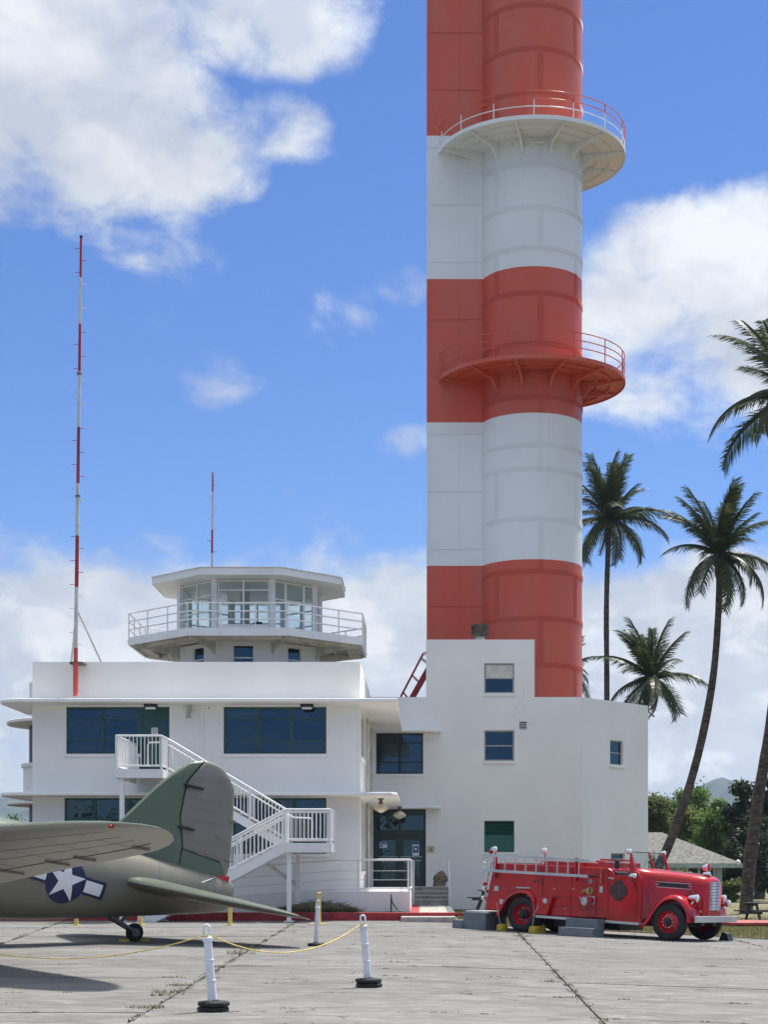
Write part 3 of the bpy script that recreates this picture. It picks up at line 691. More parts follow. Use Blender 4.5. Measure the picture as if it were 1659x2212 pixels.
# blinds behind the upper panes
def blinds(parent, a0, a1, z0, z1, y, pitch=.045):
    mb = MB(); z = z0
    while z < z1: mb.obox(((a0 + a1) / 2, y, z), ((a1 - a0) / 2, 0, 0), (0, .018, .012), (0, -.001, .0015)); z += pitch
    o = mb.build('blind', M['blind'], parent); o['kind'] = 'stuff'
dW = WB[1] - WB[0]
blinds(wB, WB[0] + dW * .35, WB[0] + dW * .66, Z0 + .1, Z1 - .15, LF + .27)
blinds(wB, WB[0] + dW * .69, WB[1] - .1, Z0 + .1, Z0 + .5, LF + .27); blinds(wB, WB[0] + .1, WB[0] + dW * .32, Z0 + .1, Z0 + .42, LF + .27)
blinds(wA, wx(165, LF), wx(195, LF), 6.15, 6.85, LF + .27, .06)
blinds(wA, wx(228, LF), wx(295, LF), 6.75, Z1 - .1, LF + .27)
blinds(wC, wx(150, LF), wx(200, LF), 3.3, z_low1 - .1, LF + .27); blinds(wD, wx(510, LF), wx(565, LF), 2.9, z_low1 - .1, LF + .27); blinds(wD, wx(640, LF), wx(700, LF), 3.5, z_low1 - .1, LF + .27)
# upper stair door
mb = MB(); dx0, dx1 = doorx, WA[1]
mb.box(dx0, dx0 + .09, LF + .06, LF + .16, 4.86, Z1); mb.box(dx1 - .09, dx1, LF + .06, LF + .16, 4.86, Z1); mb.box(dx0 + .09, dx1 - .09, LF + .06, LF + .16, Z1 - .3, Z1)
mb.box(dx0 + .09, dx1 - .09, LF + .10, LF + .15, 4.86, Z1 - .3)
dr = mb.build('door', M['green'], bld); dr['label'] = 'dark green door at the top of the outside stair'
MB().box(wx(349, LF), wx(359, LF), LF + .085, LF + .098, 6.0, 6.75).build('door_pane', M['glass'], dr)
nt_ = MB(); nt_.box(wx(326, LF), wx(340, LF), LF + .085, LF + .098, 6.28, 6.50); nt_ = nt_.build('notice', M['paper'], dr)
MB().lathe([(.075, 0), (.075, .004), (.05, .004), (.05, 0)], (wx(333, LF), LF + .083, 6.40), (0, -1, 0), 20).build('seal_print', M['inkgrey'], nt_)
MB().tube([(wx(304.5, LF), LF + .09, 6.0), (wx(304.5, LF), LF + .03, 6.02), (wx(304.5, LF), LF + .03, 6.12), (wx(304.5, LF), LF + .09, 6.14)], .012).build('handle', M['silver'], dr)
# side-wall windows and door
SO, SU, SN = (LX1, 0, 0), (0, 1, 0), (1, 0, 0)
window(bld, SO, SU, SN, *SW[0], (0, .33, .66, 1), (0, .25, .75, 1), M['alu'], sill=.11)
window(bld, SO, SU, SN, *SW[1], (0, .5, 1), (0, .3, .75, 1), M['alu'], sill=.09)
window(bld, SO, SU, SN, *SW[2], (0, .5, 1), (0, .3, .7, 1), M['green'], sill=.11)
window(bld, SO, SU, SN, *SW[3], (0, 1), (0, .42, .75, 1), M['green'], name='side_door')
for y, r in ((60.9, .05), (62.0, .06), (65.2, .05)): MB().tube([(LX1 + .09, y, .97), (LX1 + .09, y, 7.25)], r, 10).build('drainpipe', M['offwhite'], bld, smooth=60)
# wing windows
RO = (0, RF, 0)
def rwin(hole, cols, rows, mat, **kw): return window(bld, RO, FU, FN, hole[0] + RX0, hole[1] + RX0, hole[2] + rb, hole[3] + rb, cols, rows, mat, **kw)
w1 = rwin(H_win, (0, .5, 1), (0, .26, .78, 1), M['black'], sill=.12, mull=.12)
MB().box(wx(851, RF), wx(868, RF), RF + .3, RF + .32, 5.66, 5.98).build('paper_sheet', M['paper'], w1)
MB().box(wx(877, RF), wx(888, RF), RF + .3, RF + .32, 5.66, 5.86).build('paper_sheet', M['paper'], w1)
w2 = rwin(H_p, (0, 1), (0, .5, 1), M['alu'], sill=.12, fw=.06)
MB().box(wx(1050, RF), wx(1108, RF), RF + .10, RF + .115, 9.5, 10.05).build('roller_shade', M['offwhite'], w2)
rwin(H_m, (0, 1), (0, .5, 1), M['alu'], sill=.12, fw=.06)
lv = rwin(H_l, (0, 1), (0, 1), M['lgreen'], sill=.10, fw=.06, name='louver_window', skip=((0, 0),))
lz0, lz1 = H_l[2] + rb, H_l[3] + rb; lx0, lx1 = H_l[0] + RX0 + .06, H_l[1] + RX0 - .06
MB().box(lx0, lx1, RF + .10, RF + .14, lz0 + .06, lz0 + .70).build('lower_panel', M['lgreen'], lv)
MB().box(lx0, lx1, RF + .20, RF + .22, lz0 + .70, lz1 - .06).build('dark_backing', M['dark'], lv)
for i in range(5):
    z = lz0 + .76 + i * .095; MB().obox(((lx0 + lx1) / 2, RF + .13, z), ((lx1 - lx0) / 2, 0, 0), (0, .045, .03), (0, -.003, .005)).build('slat', M['lgreen'], lv)
vv = MB().box(H_v[0] + RX0, H_v[1] + RX0, RF + .16, RF + .2, H_v[2] + rb, H_v[3] + rb).build('wall_vent', M['black'], bld)
for i in range(4):
    z = H_v[2] + rb + .04 + i * .09; MB().box(H_v[0] + RX0, H_v[1] + RX0, RF + .01, RF + .12, z, z + .028).build('slat', M['stucco'], vv)
window(bld, (CA.x, CA.y, 0), cu, cn, *CW, (0, 1), (0, .5, 1), M['alu'], sill=.12, fw=.05)
window(bld, (CA.x, CA.y, 0), cu, cn, *CW2, (0, 1), (0, .5, 1), M['alu'], fw=.05)
# entrance: double doors with transom
ex0, ex1 = H_door[0] + RX0, H_door[1] + RX0; em = (ex0 + ex1) / 2
mb = MB(); y0, y1 = RF + .08, RF + .18
mb.box(ex0, ex0 + .16, y0, y1, .95, 4.13); mb.box(ex1 - .10, ex1, y0, y1, .95, 4.13); mb.box(ex0 + .16, ex1 - .10, y0, y1, 3.88, 4.13); mb.box(ex0 + .16, ex1 - .10, y0, y1, 3.05, 3.28)
mb.box(em - .04, em + .04, y0, y1, 3.28, 3.88)
en = mb.build('entrance_frame', M['doorgreen'], bld); en['label'] = 'dark green door frame with transom over the entrance'
for a, b in ((ex0 + .16, em - .04), (em + .04, ex1 - .10)): MB().box(a, b, RF + .13, RF + .14, 3.28, 3.88).build('transom_pane', M['glass'], en)
for a, b, s_ in ((ex0 + .165, em - .004, 1), (em + .004, ex1 - .105, -1)):
    mb = MB(); t0, t1 = RF + .10, RF + .15
    mb.box(a, a + .16, t0, t1, .96, 3.04); mb.box(b - .16, b, t0, t1, .96, 3.04); mb.box(a + .16, b - .16, t0, t1, 2.86, 3.04); mb.box(a + .16, b - .16, t0, t1, .96, 1.28)
    d_ = mb.build('door', M['doorgreen'], bld); d_['label'] = 'glazed green entrance door'
    MB().box(a + .16, b - .16, RF + .12, RF + .13, 1.28, 2.86).build('pane', M['glass'], d_)
    mb = MB()
    for z in (2.02, 2.18): mb.tube([(a + .06, RF + .03, z), (b - .06, RF + .03, z)], .014)
    e_ = b - .06 if s_ > 0 else a + .06
    mb.tube([(e_, RF + .03, 2.02), (e_, RF + .03, 2.18)], .014); mb.tube([(a + .08, RF + .03, 2.1), (a + .08, RF + .12, 2.1)], .012); mb.tube([(b - .08, RF + .03, 2.1), (b - .08, RF + .12, 2.1)], .012)
    mb.build('push_bar', M['silver'], d_)
    if s_ > 0:
        nn = MB().box(a + .10, a + .40, RF + .085, RF + .097, 2.55, 2.78).build('notice', M['paper'], d_); MB().box(a + .12, a + .38, RF + .08, RF + .084, 2.70, 2.765).build('print_block', M['blueprint'], nn)
        MB().box(a + .12, a + .22, RF + .08, RF + .084, 2.58, 2.67).build('print_block', M['blueprint'], nn)
    else:
        nn = MB().box(b - .45, b - .18, RF + .085, RF + .097, 2.22, 2.68).build('notice', M['paper'], d_); MB().box(b - .43, b - .20, RF + .08, RF + .084, 2.34, 2.62).build('print_block', M['blueprint'], nn)
        MB().lathe([(.05, 0), (.05, .003), (0.0, .003)], (b - .315, RF + .079, 2.50), (0, -1, 0), 14).build('print_figure', M['paper'], nn)
pl = MB().box(wx(922.5, RF), wx(938, RF), RF - .02, RF - .002, 2.35, 2.62).build('wall_plaque', M['plaque'], bld)
fx = wx(931, RF); mb = MB(); mb.box(fx - .02, fx + .02, RF - .028, RF - .022, 2.44, 2.52); mb.box(fx - .035, fx - .012, RF - .028, RF - .022, 2.39, 2.44); mb.box(fx + .008, fx + .03, RF - .028, RF - .022, 2.39, 2.44); mb.box(fx - .012, fx + .012, RF - .028, RF - .022, 2.53, 2.56); mb.build('figure_print', M['black'], pl)
# pendant lamps under the lower canopy
for px, D, zt in ((822.7, 57.1, 4.13), (863, 64.5, 4.13)):
    x = wx(px, D); l_ = MB().tube([(x, D, zt), (x, D, zt - .17)], .025, 8).build('pendant_lamp', M['rust'], bld)
    MB().lathe([(.11, 0), (.11, -.03), (.05, -.06), (.06, -.14), (.09, -.2)], (x, D, zt), (0, 0, 1), 18).build('canopy_cap', M['rust'], l_, smooth=40)
    MB().lathe([(.09, -.2), (.20, -.26), (.255, -.33), (.25, -.37), (.17, -.43), (.09, -.47), (.03, -.5), (0, -.505)], (x, D, zt), (0, 0, 1), 22).build('globe', M['globe'], l_, smooth=50)
# flood fixtures under the upper canopy, camera, conduit
for px in (325, 663):
    x = wx(px, 55.5); l_ = MB().box(x - .22, x + .22, 55.4, 55.7, 7.15, 7.25).build('canopy_light', M['black'], bld, bevel=.02); MB().box(x - .17, x + .17, 55.42, 55.66, 7.07, 7.15).build('diffuser', M['lens'], l_, bevel=.03)
x = wx(409, 55.8); l_ = MB().box(x - .07, x + .07, 55.6, 55.9, 6.98, 7.20).build('floodlight', M['alu'], bld); MB().lathe([(.0, 0), (.05, 0), (.09, -.16), (.09, -.20), (0, -.2)], (x, 55.62, 6.98), (0, 0, 1), 14).build('lamp_head', M['alu'], l_)
MB().box(wx(433, LF), wx(440, LF), LF - .05, LF - .002, 5.1, 7.25).build('conduit', M['stucco'], bld)
MB().box(wx(450, LF), wx(453, LF), LF - .03, LF - .002, 7.14, 7.2).build('junction_box', M['alu'], bld)

# porch slab, ramp, steps
porch = thing('porch', 'white porch platform and ramp with concrete steps before the entrance door', 'porch', (-1, 60, .26))
mb = MB(); mb.box(-2.9, -.45, 54.8, 67.49, .2, .94); mb.box(-.45, 1.02, 66.05, 67.49, .2, .94); mb.build('platform', M['stucco'], porch, bevel=.01)
mb = MB(); rx0, rx1 = -9.5, -2.9
mb.extrude([(rx0, .22), (rx1, .22), (rx1, .94), (rx0, .45)], (0, 54.8, 0), (1, 0, 0), (0, 0, 1), (0, 1.15, 0)); mb.build('ramp', M['stucco'], porch)
for i in range(4): MB().box(-.44, 1.0, 64.9 + .3 * i, 66.04, .26 + .17 * i + .002, .26 + .17 * (i + 1)).build('step', M['concrete_step'], porch, bevel=.012)
for i in range(4): MB().box(-.44, 1.0, 64.86 + .3 * i, 65.1 + .3 * i, .26 + .17 * (i + 1) + .002, .26 + .17 * (i + 1) + .045).build('nosing', M['nosing'], porch)  # proud paler strips, added so shadow and bright tread lines show
hr = thing('porch_railing', 'white pipe railing along the ramp and porch with thin wires', 'railing', (-2, 55, .9))
def rail_z(x): return (.94 if x > rx1 else .94 - (rx1 - x) * .49 / 6.6)
ypost = 54.95
for x in (wx(774, ypost), wx(773, ypost) - 2.1, wx(773, ypost) - 4.3, wx(773, ypost) - 6.3, wx(882, ypost)):
    MB().tube([(x, ypost, rail_z(x)), (x, ypost, rail_z(x) + 1.05)], .032, 8).build('post', M['white'], hr, smooth=50)
xa, xb = rx0 + .2, wx(886, ypost)
for k_, (dz, r) in enumerate(((1.05, .036), (.09, .030), (.68, .008), (.38, .008))):
    MB().tube([(xa, ypost, rail_z(xa) + dz), (rx1, ypost, rail_z(rx1) + dz), (xb, ypost, .94 + dz)], r, 8).build('rail' if k_ < 2 else 'wire', M['white'] if k_ < 2 else M['silver'], hr, smooth=50)
for dz, r in ((1.05, .036), (.09, .03)): MB().tube([(xb, ypost, .94 + dz), (xb, 64.6, .94 + dz)], r, 8).build('rail', M['white'], hr, smooth=50)
MB().tube([(xb, 60, .94), (xb, 60, 1.99)], .032, 8).build('post', M['white'], hr, smooth=50)
for x, lab in ((-.40, 'white sloping stair handrail beside the porch'), (1.01, 'white sloping stair handrail next to the rock')):
    r_ = MB().tube([(x, 64.75, .26), (x, 64.75, 1.30), (x, 66.2, 2.0), (x, 66.2, .95)], .035, 8)
    tag(r_.build('stair_handrail', M['white'], smooth=50), lab, 'handrail')

# ================================================================== OUTSIDE STAIR
st = thing('outside_stair', 'white steel dogleg stair with landings climbing the front of the building', 'staircase', (-7, 53, 0))
YA, YM, YB = 52.2, 53.35, 54.55      # front edge, spine, back edge
UX0, UX1, UZ = wx(251, YA), wx(349, YA), 4.84
MX0, MX1, MZ = -4.40, -2.96, 2.50
GX = -9.05
MB().box(UX0, UX1, YA, 55.95, UZ - .05, UZ).build('landing_deck', M['offwhite'], st)
mb = MB(); mb.box(UX0, UX1, YA - .05, YA - .002, UZ - .27, UZ + .01); mb.box(UX0 - .05, UX0 - .002, YA - .05, 55.9, UZ - .27, UZ + .01); mb.box(UX1 + .002, UX1 + .05, YA - .05, YM, UZ - .27, UZ + .01)
mb.build('landing_fascia', M['white'], st)
MB().box(MX0, MX1, YA, YB, MZ - .05, MZ).build('landing_deck', M['offwhite'], st)
mb = MB(); mb.box(MX0, MX1, YA - .05, YA - .002, MZ - .29, MZ + .01); mb.box(MX1 + .002, MX1 + .05, YA - .05, YB, MZ - .29, MZ + .01); mb.box(MX0, MX1, YB + .002, YB + .05, MZ - .29, MZ + .01); mb.build('landing_fascia', M['white'], st)
def flight(xa, za, xb, zb, y0, y1, n, foot=False):
    """xa,za lower end; xb,zb upper end"""
    d = V(xb - xa, 0, zb - za); L = d.length; d.normalize(); up = V(0, 0, 1)
    for y in (y0 - .025, y1 + .025):
        poly = [(xa, za - .29), (xb, zb - .29), (xb, zb + .02), (xa, za + .02)]
        if foot: poly = [(xa - (.10 if xb > xa else -.10), 0.0), (xa + (.55 if xb > xa else -.55), 0.0), (xb, zb - .29), (xb, zb + .02), (xa, za + .05)]
        MB().extrude(poly, (0, y - .022, 0), (1, 0, 0), (0, 0, 1), (0, .044, 0)).build('stringer', M['white'], st)
    for i in range(1, n):
        x = xa + (xb - xa) * (i - .1) / n; z = za + (zb - za) * i / n; run = abs(xb - xa) / n
        MB().box(x - run * .55, x + run * .55, y0, y1, z - .04, z).build('tread', M['offwhite'], st)
flight(MX0, MZ, UX1, UZ, YM + .08, YB, 14)
flight(GX, 0.0, MX0, MZ, YA, YM - .08, 15, True)
def railing(pts, nbal, posts, name='railing', rail2=None):
    """pts: floor-line points of a straight railing; balusters between"""
    a, b = Vector(pts[0]), Vector(pts[1]); up = V(0, 0, 1)
    mb = MB(); mb.tube([a + up * 1.07, b + up * 1.07], .034, 8)
    r = mb.build(name, M['white'], st, smooth=50)
    MB().tube([a + up * .12, b + up * .12], .028, 8).build('bottom_rail', M['white'], r, smooth=50)
    bm_ = MB().tube([(0, 0, .12), (0, 0, 1.07)], .0145, 5, cap=False).mesh('baluster', M['white'])
    for i in range(nbal):
        t = (i + .5) / nbal; p = a.lerp(b, t); o = obj_from('baluster', bm_, r); o.matrix_basis = Matrix.Translation(p); WM[o] = Matrix.Translation(p)
    for t in posts:
        p = a.lerp(b, t); MB().tube([p - up * .25, p + up * 1.07], .036, 8).build('post', M['white'], r, smooth=50)
    if rail2:
        mb = MB(); q = V(0, rail2, 0); mb.tube([a + q + up * .88, b + q + up * .88], .024, 8)
        for t in (.08, .36, .64, .92): p = a.lerp(b, t); mb.tube([p + up * .88, p + q + up * .88], .014, 6)
        mb.build('grip_rail', M['white'], r, smooth=50)
railing(((UX0, YA, UZ), (UX1, YA, UZ)), 12, (0, 1))
railing(((UX0, YA, UZ), (UX0, 55.8, UZ)), 24, (1,))
railing(((UX1, YA, UZ), (UX1, YM, UZ)), 8, (1,))
railing(((UX1, YM + .1, UZ), (MX0, YM + .1, MZ)), 34, (.35, .68, 1), rail2=.09)
railing(((UX1, YB, UZ), (MX0, YB, MZ)), 34, (0, .35, .68), rail2=-.09)
railing(((MX0, YA, MZ), (GX, YA, 0)), 36, (0, .33, .66, 1), rail2=.09)
railing(((MX0, YM - .1, MZ), (GX, YM - .1, 0)), 36, (0, .33, .66, 1), rail2=-.09)
railing(((MX0, YA, MZ), (MX1, YA, MZ)), 11, (1,))
railing(((MX1, YA, MZ), (MX1, YB, MZ)), 18, (1,))
railing(((MX0, YB, MZ), (MX1, YB, MZ)), 11, (0,))
for x0, x1, z, y in ((wx(318, YA), wx(331, YA), UZ, YA + .12), (wx(642, YA), wx(673, YA), MZ, YA + .12)):   # looped grips at the landings
    MB().tube([(x0, y, z + .1), (x0, y, z + .8), (x0 + .05, y, z + .86), (x1 + .2, y, z + .87)] if z > 3 else [(x1, y, z + .1), (x1, y, z + .74), (x1 - .05, y, z + .8), (x0 - .1, y, z + .82), (x0 - .4, y, z + .95)], .024, 8).build('loop_grip', M['white'], st, smooth=50)
for x, y, z in ((wx(263, YA + .1), YA + .15, UZ - .27), (wx(625, 52.5), YA + .22, MZ - .29), (wx(643, 54.2), YB - .15, MZ - .29), (UX1 - .15, YM, UZ - .27)):
    p = MB().box(x - .07, x + .07, y - .07, y + .07, .0, z).build('column', M['white'], st); MB().box(x - .17, x + .17, y - .14, y + .14, .0, .03).build('base_plate', M['white'], p)
p0, p1 = at(545, 1840, YB - .1), at(642, 1912, YB - .1); MB().beam(p0, p1, .09, .12).build('brace', M['offwhite'], st)

# ================================================================== CONTROL CAB (octagon on the roof)
CX, CY = -6.73, 64.0
cab = thing('control_cab', 'white octagonal glazed control cab with railed gallery on the roof of the low building', 'control cab', (CX, CY, 8.3))
def octo(ap, ang=pi / 8): 
    R = ap / cos(pi / 8); return [(CX + R * cos(ang + i * pi / 4), CY + R * sin(ang + i * pi / 4)) for i in range(8)]
def ring8(mb, ap_out, ap_in, z0, z1):
    a, b = octo(ap_out), octo(ap_in); vs = [(*p, z0) for p in a] + [(*p, z0) for p in b] + [(*p, z1) for p in a] + [(*p, z1) for p in b]; fs = []
    for i in range(8):
        j = (i + 1) % 8; fs += [(i, j, 16 + j, 16 + i), (8 + j, 8 + i, 24 + i, 24 + j), (16 + i, 16 + j, 24 + j, 24 + i), (j, i, 8 + i, 8 + j)]
    mb.add(vs, fs)
# lower drum
AP = 2.63; SIDE = 2 * AP * math.tan(pi / 8)
drum = octo(AP)
for i in range(8):
    a, b = V(*drum[i], 0), V(*drum[(i + 1) % 8], 0); u = (b - a).normalized(); n = V(u.y, -u.x, 0); L = (b - a).length; mid = (a + b) / 2
    mb = MB(); hole = []
    if n.y < -.3:
        wW = .78 if abs(n.x) < .2 else .66
        hole = [(L / 2 - wW / 2 + (.12 if n.x < -.2 else 0), L / 2 + wW / 2 + (.12 if n.x < -.2 else 0), .75, 1.74)]
    panel(mb, a + V(0, 0, 8.3), u, (0, 0, 1), n, L, 1.86, .16, hole)
    wl = obj_from('drum_wall', mesh_raw(mb, 'drum_wall', M['stucco']), cab)
    if hole:
        h0 = hole[0]; window(cab, a, u, n, h0[0], h0[1], 8.3 + h0[2], 8.3 + h0[3], (0, 1), (0, .52, 1), M['white'], fw=.035, recess=.05)
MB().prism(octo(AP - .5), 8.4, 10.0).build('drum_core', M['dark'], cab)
# gallery
g_ = MB(); g_.prism(octo(4.36), 10.22, 10.38); g_ = g_.build('gallery_deck', M['offwhite'], cab)
mb = MB(); ring8(mb, 4.44, 4.365, 10.13, 10.42); mb.build('edge_beam', M['white'], g_)
for i in range(8):     # radial brackets under the deck
    a = pi / 8 + i * pi / 4; d = V(cos(a), sin(a), 0); c = V(CX, CY, 0); R1 = AP / cos(pi / 8) - .05; R2 = 4.36 / cos(pi / 8) - .1
    t = V(-d.y, d.x, 0) * .05
    MB().extrude([(R1, 9.66), (R1 + .3, 9.86), (R2, 10.08), (R2, 10.215), (R1, 10.215)], c - t, d, (0, 0, 1), t * 2).build('bracket', M['offwhite'], g_)
for ap in (3.25, 3.8): mb = MB(); ring8(mb, ap + .04, ap - .04, 10.08, 10.215); mb.build('joist_ring', M['offwhite'], g_)
rl = thing  # (name kept short below)
oc = octo(4.42); mb = MB(); zs = (10.72, 11.02, 11.32)
for z in zs: mb.tube([(*p, z) for p in oc], .026, 8, closed=True)
gr = mb.build('gallery_railing', M['white'], cab)
for i in range(8):
    a, b = V(*oc[i], 0), V(*oc[(i + 1) % 8], 0)
    for t in (.0, .33, .67):
        p = a.lerp(b, t); q = MB().tube([(p.x, p.y, 10.15), (p.x, p.y, 11.32)], .026, 6); q.box(p.x - .05, p.x + .05, p.y - .05, p.y + .05, 10.24, 10.3); q.build('post', M['white'], gr)
# glazed room
MB().prism(octo(AP - .02), 10.382, 10.46).build('cab_floor', M['offwhite'], cab)
for i in range(8):
    a, b = V(*drum[i], 0), V(*drum[(i + 1) % 8], 0); u = (b - a).normalized(); n = V(u.y, -u.x, 0); L = (b - a).length
    # corner posts are full height, sill wall below
    MB().obox(a + V(0, 0, 11.44) - n * .06 , u * .10, n * .09, (0, 0, 1.06)).build('corner_post', M['white'], cab)
    if abs(n.x) < .2: window(cab, a, u, n, .12, L - .12, 10.76, 12.46, (0, .5, 1), (0, .49, .80, 1), M['white'], M['cabglass'], fw=.05, mull=.07, recess=.03)
    elif n.x > .2 and n.y < -.2: window(cab, a, u, n, .12, L - .12, 10.5, 12.46, (0, .27, .76, 1), (0, .66, 1), M['white'], M['cabglass'], fw=.05, mull=.09, recess=.03)
    else: window(cab, a, u, n, .12, L - .12, 10.5, 12.46, (0, .5, 1), (0, .42, .74, 1), M['white'], M['cabglass'], fw=.05, mull=.06, recess=.03)
    if abs(n.x) < .2: MB().obox((a + b) / 2 + V(0, 0, 10.61) - n * .07, u * (L / 2 - .12), n * .04, (0, 0, .148)).build('sill_wall', M['white'], cab)
# things inside seen through the glass
MB().box(CX - 1.0, CX + .9, CY + .3, CY + .9, 10.46, 11.2).build('console_desk', M['dark'], cab)
MB().box(CX - .38, CX - .05, CY - .2, CY + .1, 10.46, 12.45).build('inner_column', M['offwhite'], cab)
c_ = MB(); c_.box(CX + .2, CX + .55, CY - 1.0, CY - .9, 10.75, 11.15); c_.build('chair_back', M['black'], cab, bevel=.04)
# roof
rf = MB(); rf.prism(octo(3.56), 12.50, 12.56); rf = rf.build('cab_soffit', M['white'], cab)
mb = MB(); ring8(mb, 3.60, 3.565, 12.49, 12.74); mb.build('fascia', M['white'], cab)
a8 = octo(3.63); mb = MB(); mb.add([(*p, 12.74) for p in a8] + [(CX, CY, 12.92)] + [(*p, 12.77) for p in a8], [(i, (i + 1) % 8, 9 + (i + 1) % 8, 9 + i) for i in range(8)] + [(9 + i, 9 + (i + 1) % 8, 8) for i in range(8)] + [tuple(range(8))[::-1]])
mb.build('cab_roof', M['offwhite'], cab)
sp = at(482, 1294, 60.9); dsh = MB().lathe([(.02, 0), (.17, .02), (.21, .09), (.21, .1), (.16, .05), (0, .02)], sp, V(-.2, -1, .1), 20).build('dish_antenna', M['silver'], cab, smooth=50); MB().tube([sp + V(.02, .3, 0), sp, sp + V(-.1, -.02, -.1), sp + V(-.1, .3, -.12)], .02).build('bracket_arm', M['silver'], dsh)

# ================================================================== STRIPED TOWER
TX, TY, TR = wx(1147, 74), 74.0, 110 * 74 / F
tw = thing('striped_tower', 'tall red and white banded riveted steel tower behind the white building', 'tower', (TX, TY, 0))
TOPZ = 47.5
def tz(py, D=71.7): return wz(py, D)
ring_y = [-180, -82, 10, 105, 199, 277, 355, 447, 535, 632, 741, 857, 961, 1012, 1119.5, 1233, 1335, 1435, 1535]
ring_z = sorted(tz(q) for q in ring_y)
seamA, seamB = (-45, 55, 155), (7, 107, 207)
def tpt(a, r, z): return V(TX + r * sin(radians(a)), TY - r * cos(radians(a)), z)
def curved(mb, a0, a1, r0, r1, z0, z1, n):
    vs = []; 
    for i in range(n + 1):
        a = a0 + (a1 - a0) * i / n
        for r in (r0, r1):
            for z in (z0, z1): vs.append(tpt(a, r, z))
    fs = []
    for i in range(n):
        b, c = i * 4, (i + 1) * 4
        fs += [(b + 2, c + 2, c + 3, b + 3), (b, b + 1, c + 1, c), (b + 1, b + 3, c + 3, c + 1), (b, c, c + 2, b + 2)]
    fs += [(0, 2, 3, 1), tuple(n * 4 + q for q in (0, 1, 3, 2))]
    mb.add(vs, fs)
MB().lathe([(TR - .05, 0), (TR - .05, TOPZ)], (TX, TY, 0), (0, 0, 1), 48).build('core_shell', M['tower'], tw, smooth=30)
zl = [2.0] + ring_z + [TOPZ]; riv = MB(); A_ = 1
# which courses carry the seam at the centre line (others carry the two side seams)
order = {}
for i in range(len(zl) - 1):
    seams = seamB if (i % 2 == 0) else seamA
    if zl[i] > tz(1000) - .1: seams = seamB if (i % 2 == 1) else seamA     # the narrow course shifts the stagger
    order[i] = seams
rivet_jobs = []
for i in range(len(zl) - 1):
    z0, z1 = zl[i], zl[i + 1]; s0, s1, s2 = order[i]
    for a0, a1 in ((s0, s1), (s1, s2), (s2, s0 + 360)):
        mb = MB(); curved(mb, a0 + .08, a1 - .08, TR - .03, TR + random.uniform(-.002, .002), z0 + .004, z1 - .004, max(6, int((a1 - a0) / 5))); mb.build('shell_plate', M['tower'], tw, smooth=30)
    for a in order[i]:
        if -120 < a < 130:
            mb = MB(); hw = math.degrees(.135 / TR); curved(mb, a - hw, a + hw, TR - .01, TR + .004, z0 + .11, z1 - .11, 4); mb.build('seam_strap', M['tower'], tw, smooth=30)
            z = z0 + .18
            while z < z1 - .15:
                for q, off in enumerate((-.10, -.035, .035, .10)): rivet_jobs.append((a + math.degrees(off / TR), z + (.0525 if q % 2 else 0)))
                z += .105
for z in ring_z:
    mb = MB(); curved(mb, -150, 150, TR - .01, TR + .005, z - .115, z + .115, 60); mb.build('ring_strap', M['tower'], tw, smooth=30)
    for q, off in enumerate((-.085, -.028, .028, .085)):
        step = math.degrees(.105 / TR); a = -110 + (step / 2 if q % 2 else 0)
        while a < 125: rivet_jobs.append((a, z + off)); a += step
for a, z in rivet_jobs:
    d = V(sin(radians(a)), -cos(radians(a)), 0); t = V(d.y, -d.x, 0); c = V(TX, TY, z) + d * (TR + .004)
    k1, k2, hgt = .032, .017, .030; vs = []
    for r, o_ in ((k1, 0), (k2, hgt)):
        for j in range(5): vs.append(c + t * r * cos(j * 2 * pi / 5) + V(0, 0, r * sin(j * 2 * pi / 5)) + d * o_)
    riv.add(vs, [(j, (j + 1) % 5, 5 + (j + 1) % 5, 5 + j) for j in range(5)] + [(5, 6, 7, 8, 9)])
ro = obj_from('rivets', mesh_raw(riv, 'rivets', M['tower'], weld=False), tw); ro['kind'] = 'stuff'
# flat-sided lift shaft beside the cylinder
SY = 73.3; sx0, sx1 = wx(922, SY), wx(1043, SY) + .05
MB().box(sx0, sx1 + .6, SY, SY + 3.6, 0, TOPZ).build('shaft_core', M['tower'], tw)
cols = [(wx(922.3, SY), wx(930, SY)), (wx(930.4, SY), wx(991.5, SY)), (wx(992.3, SY), wx(1042.5, SY))]
z = 13.37 - 2.556 * 3
while z < TOPZ - .1:
    z1 = min(z + 2.556, TOPZ)
    for a, b in cols:
        MB().box(a + .006, b - .006, SY - .014 - random.uniform(0, .003), SY - .001, z + .008, z1 - .008).build('shaft_panel', M['tower'], tw)
    MB().box(cols[1][0] + .03, cols[2][1] - .05, SY - .035, SY - .014, z1 - .028, z1 - .006).build('drip_strip', M['tower'], tw)
    z = z1
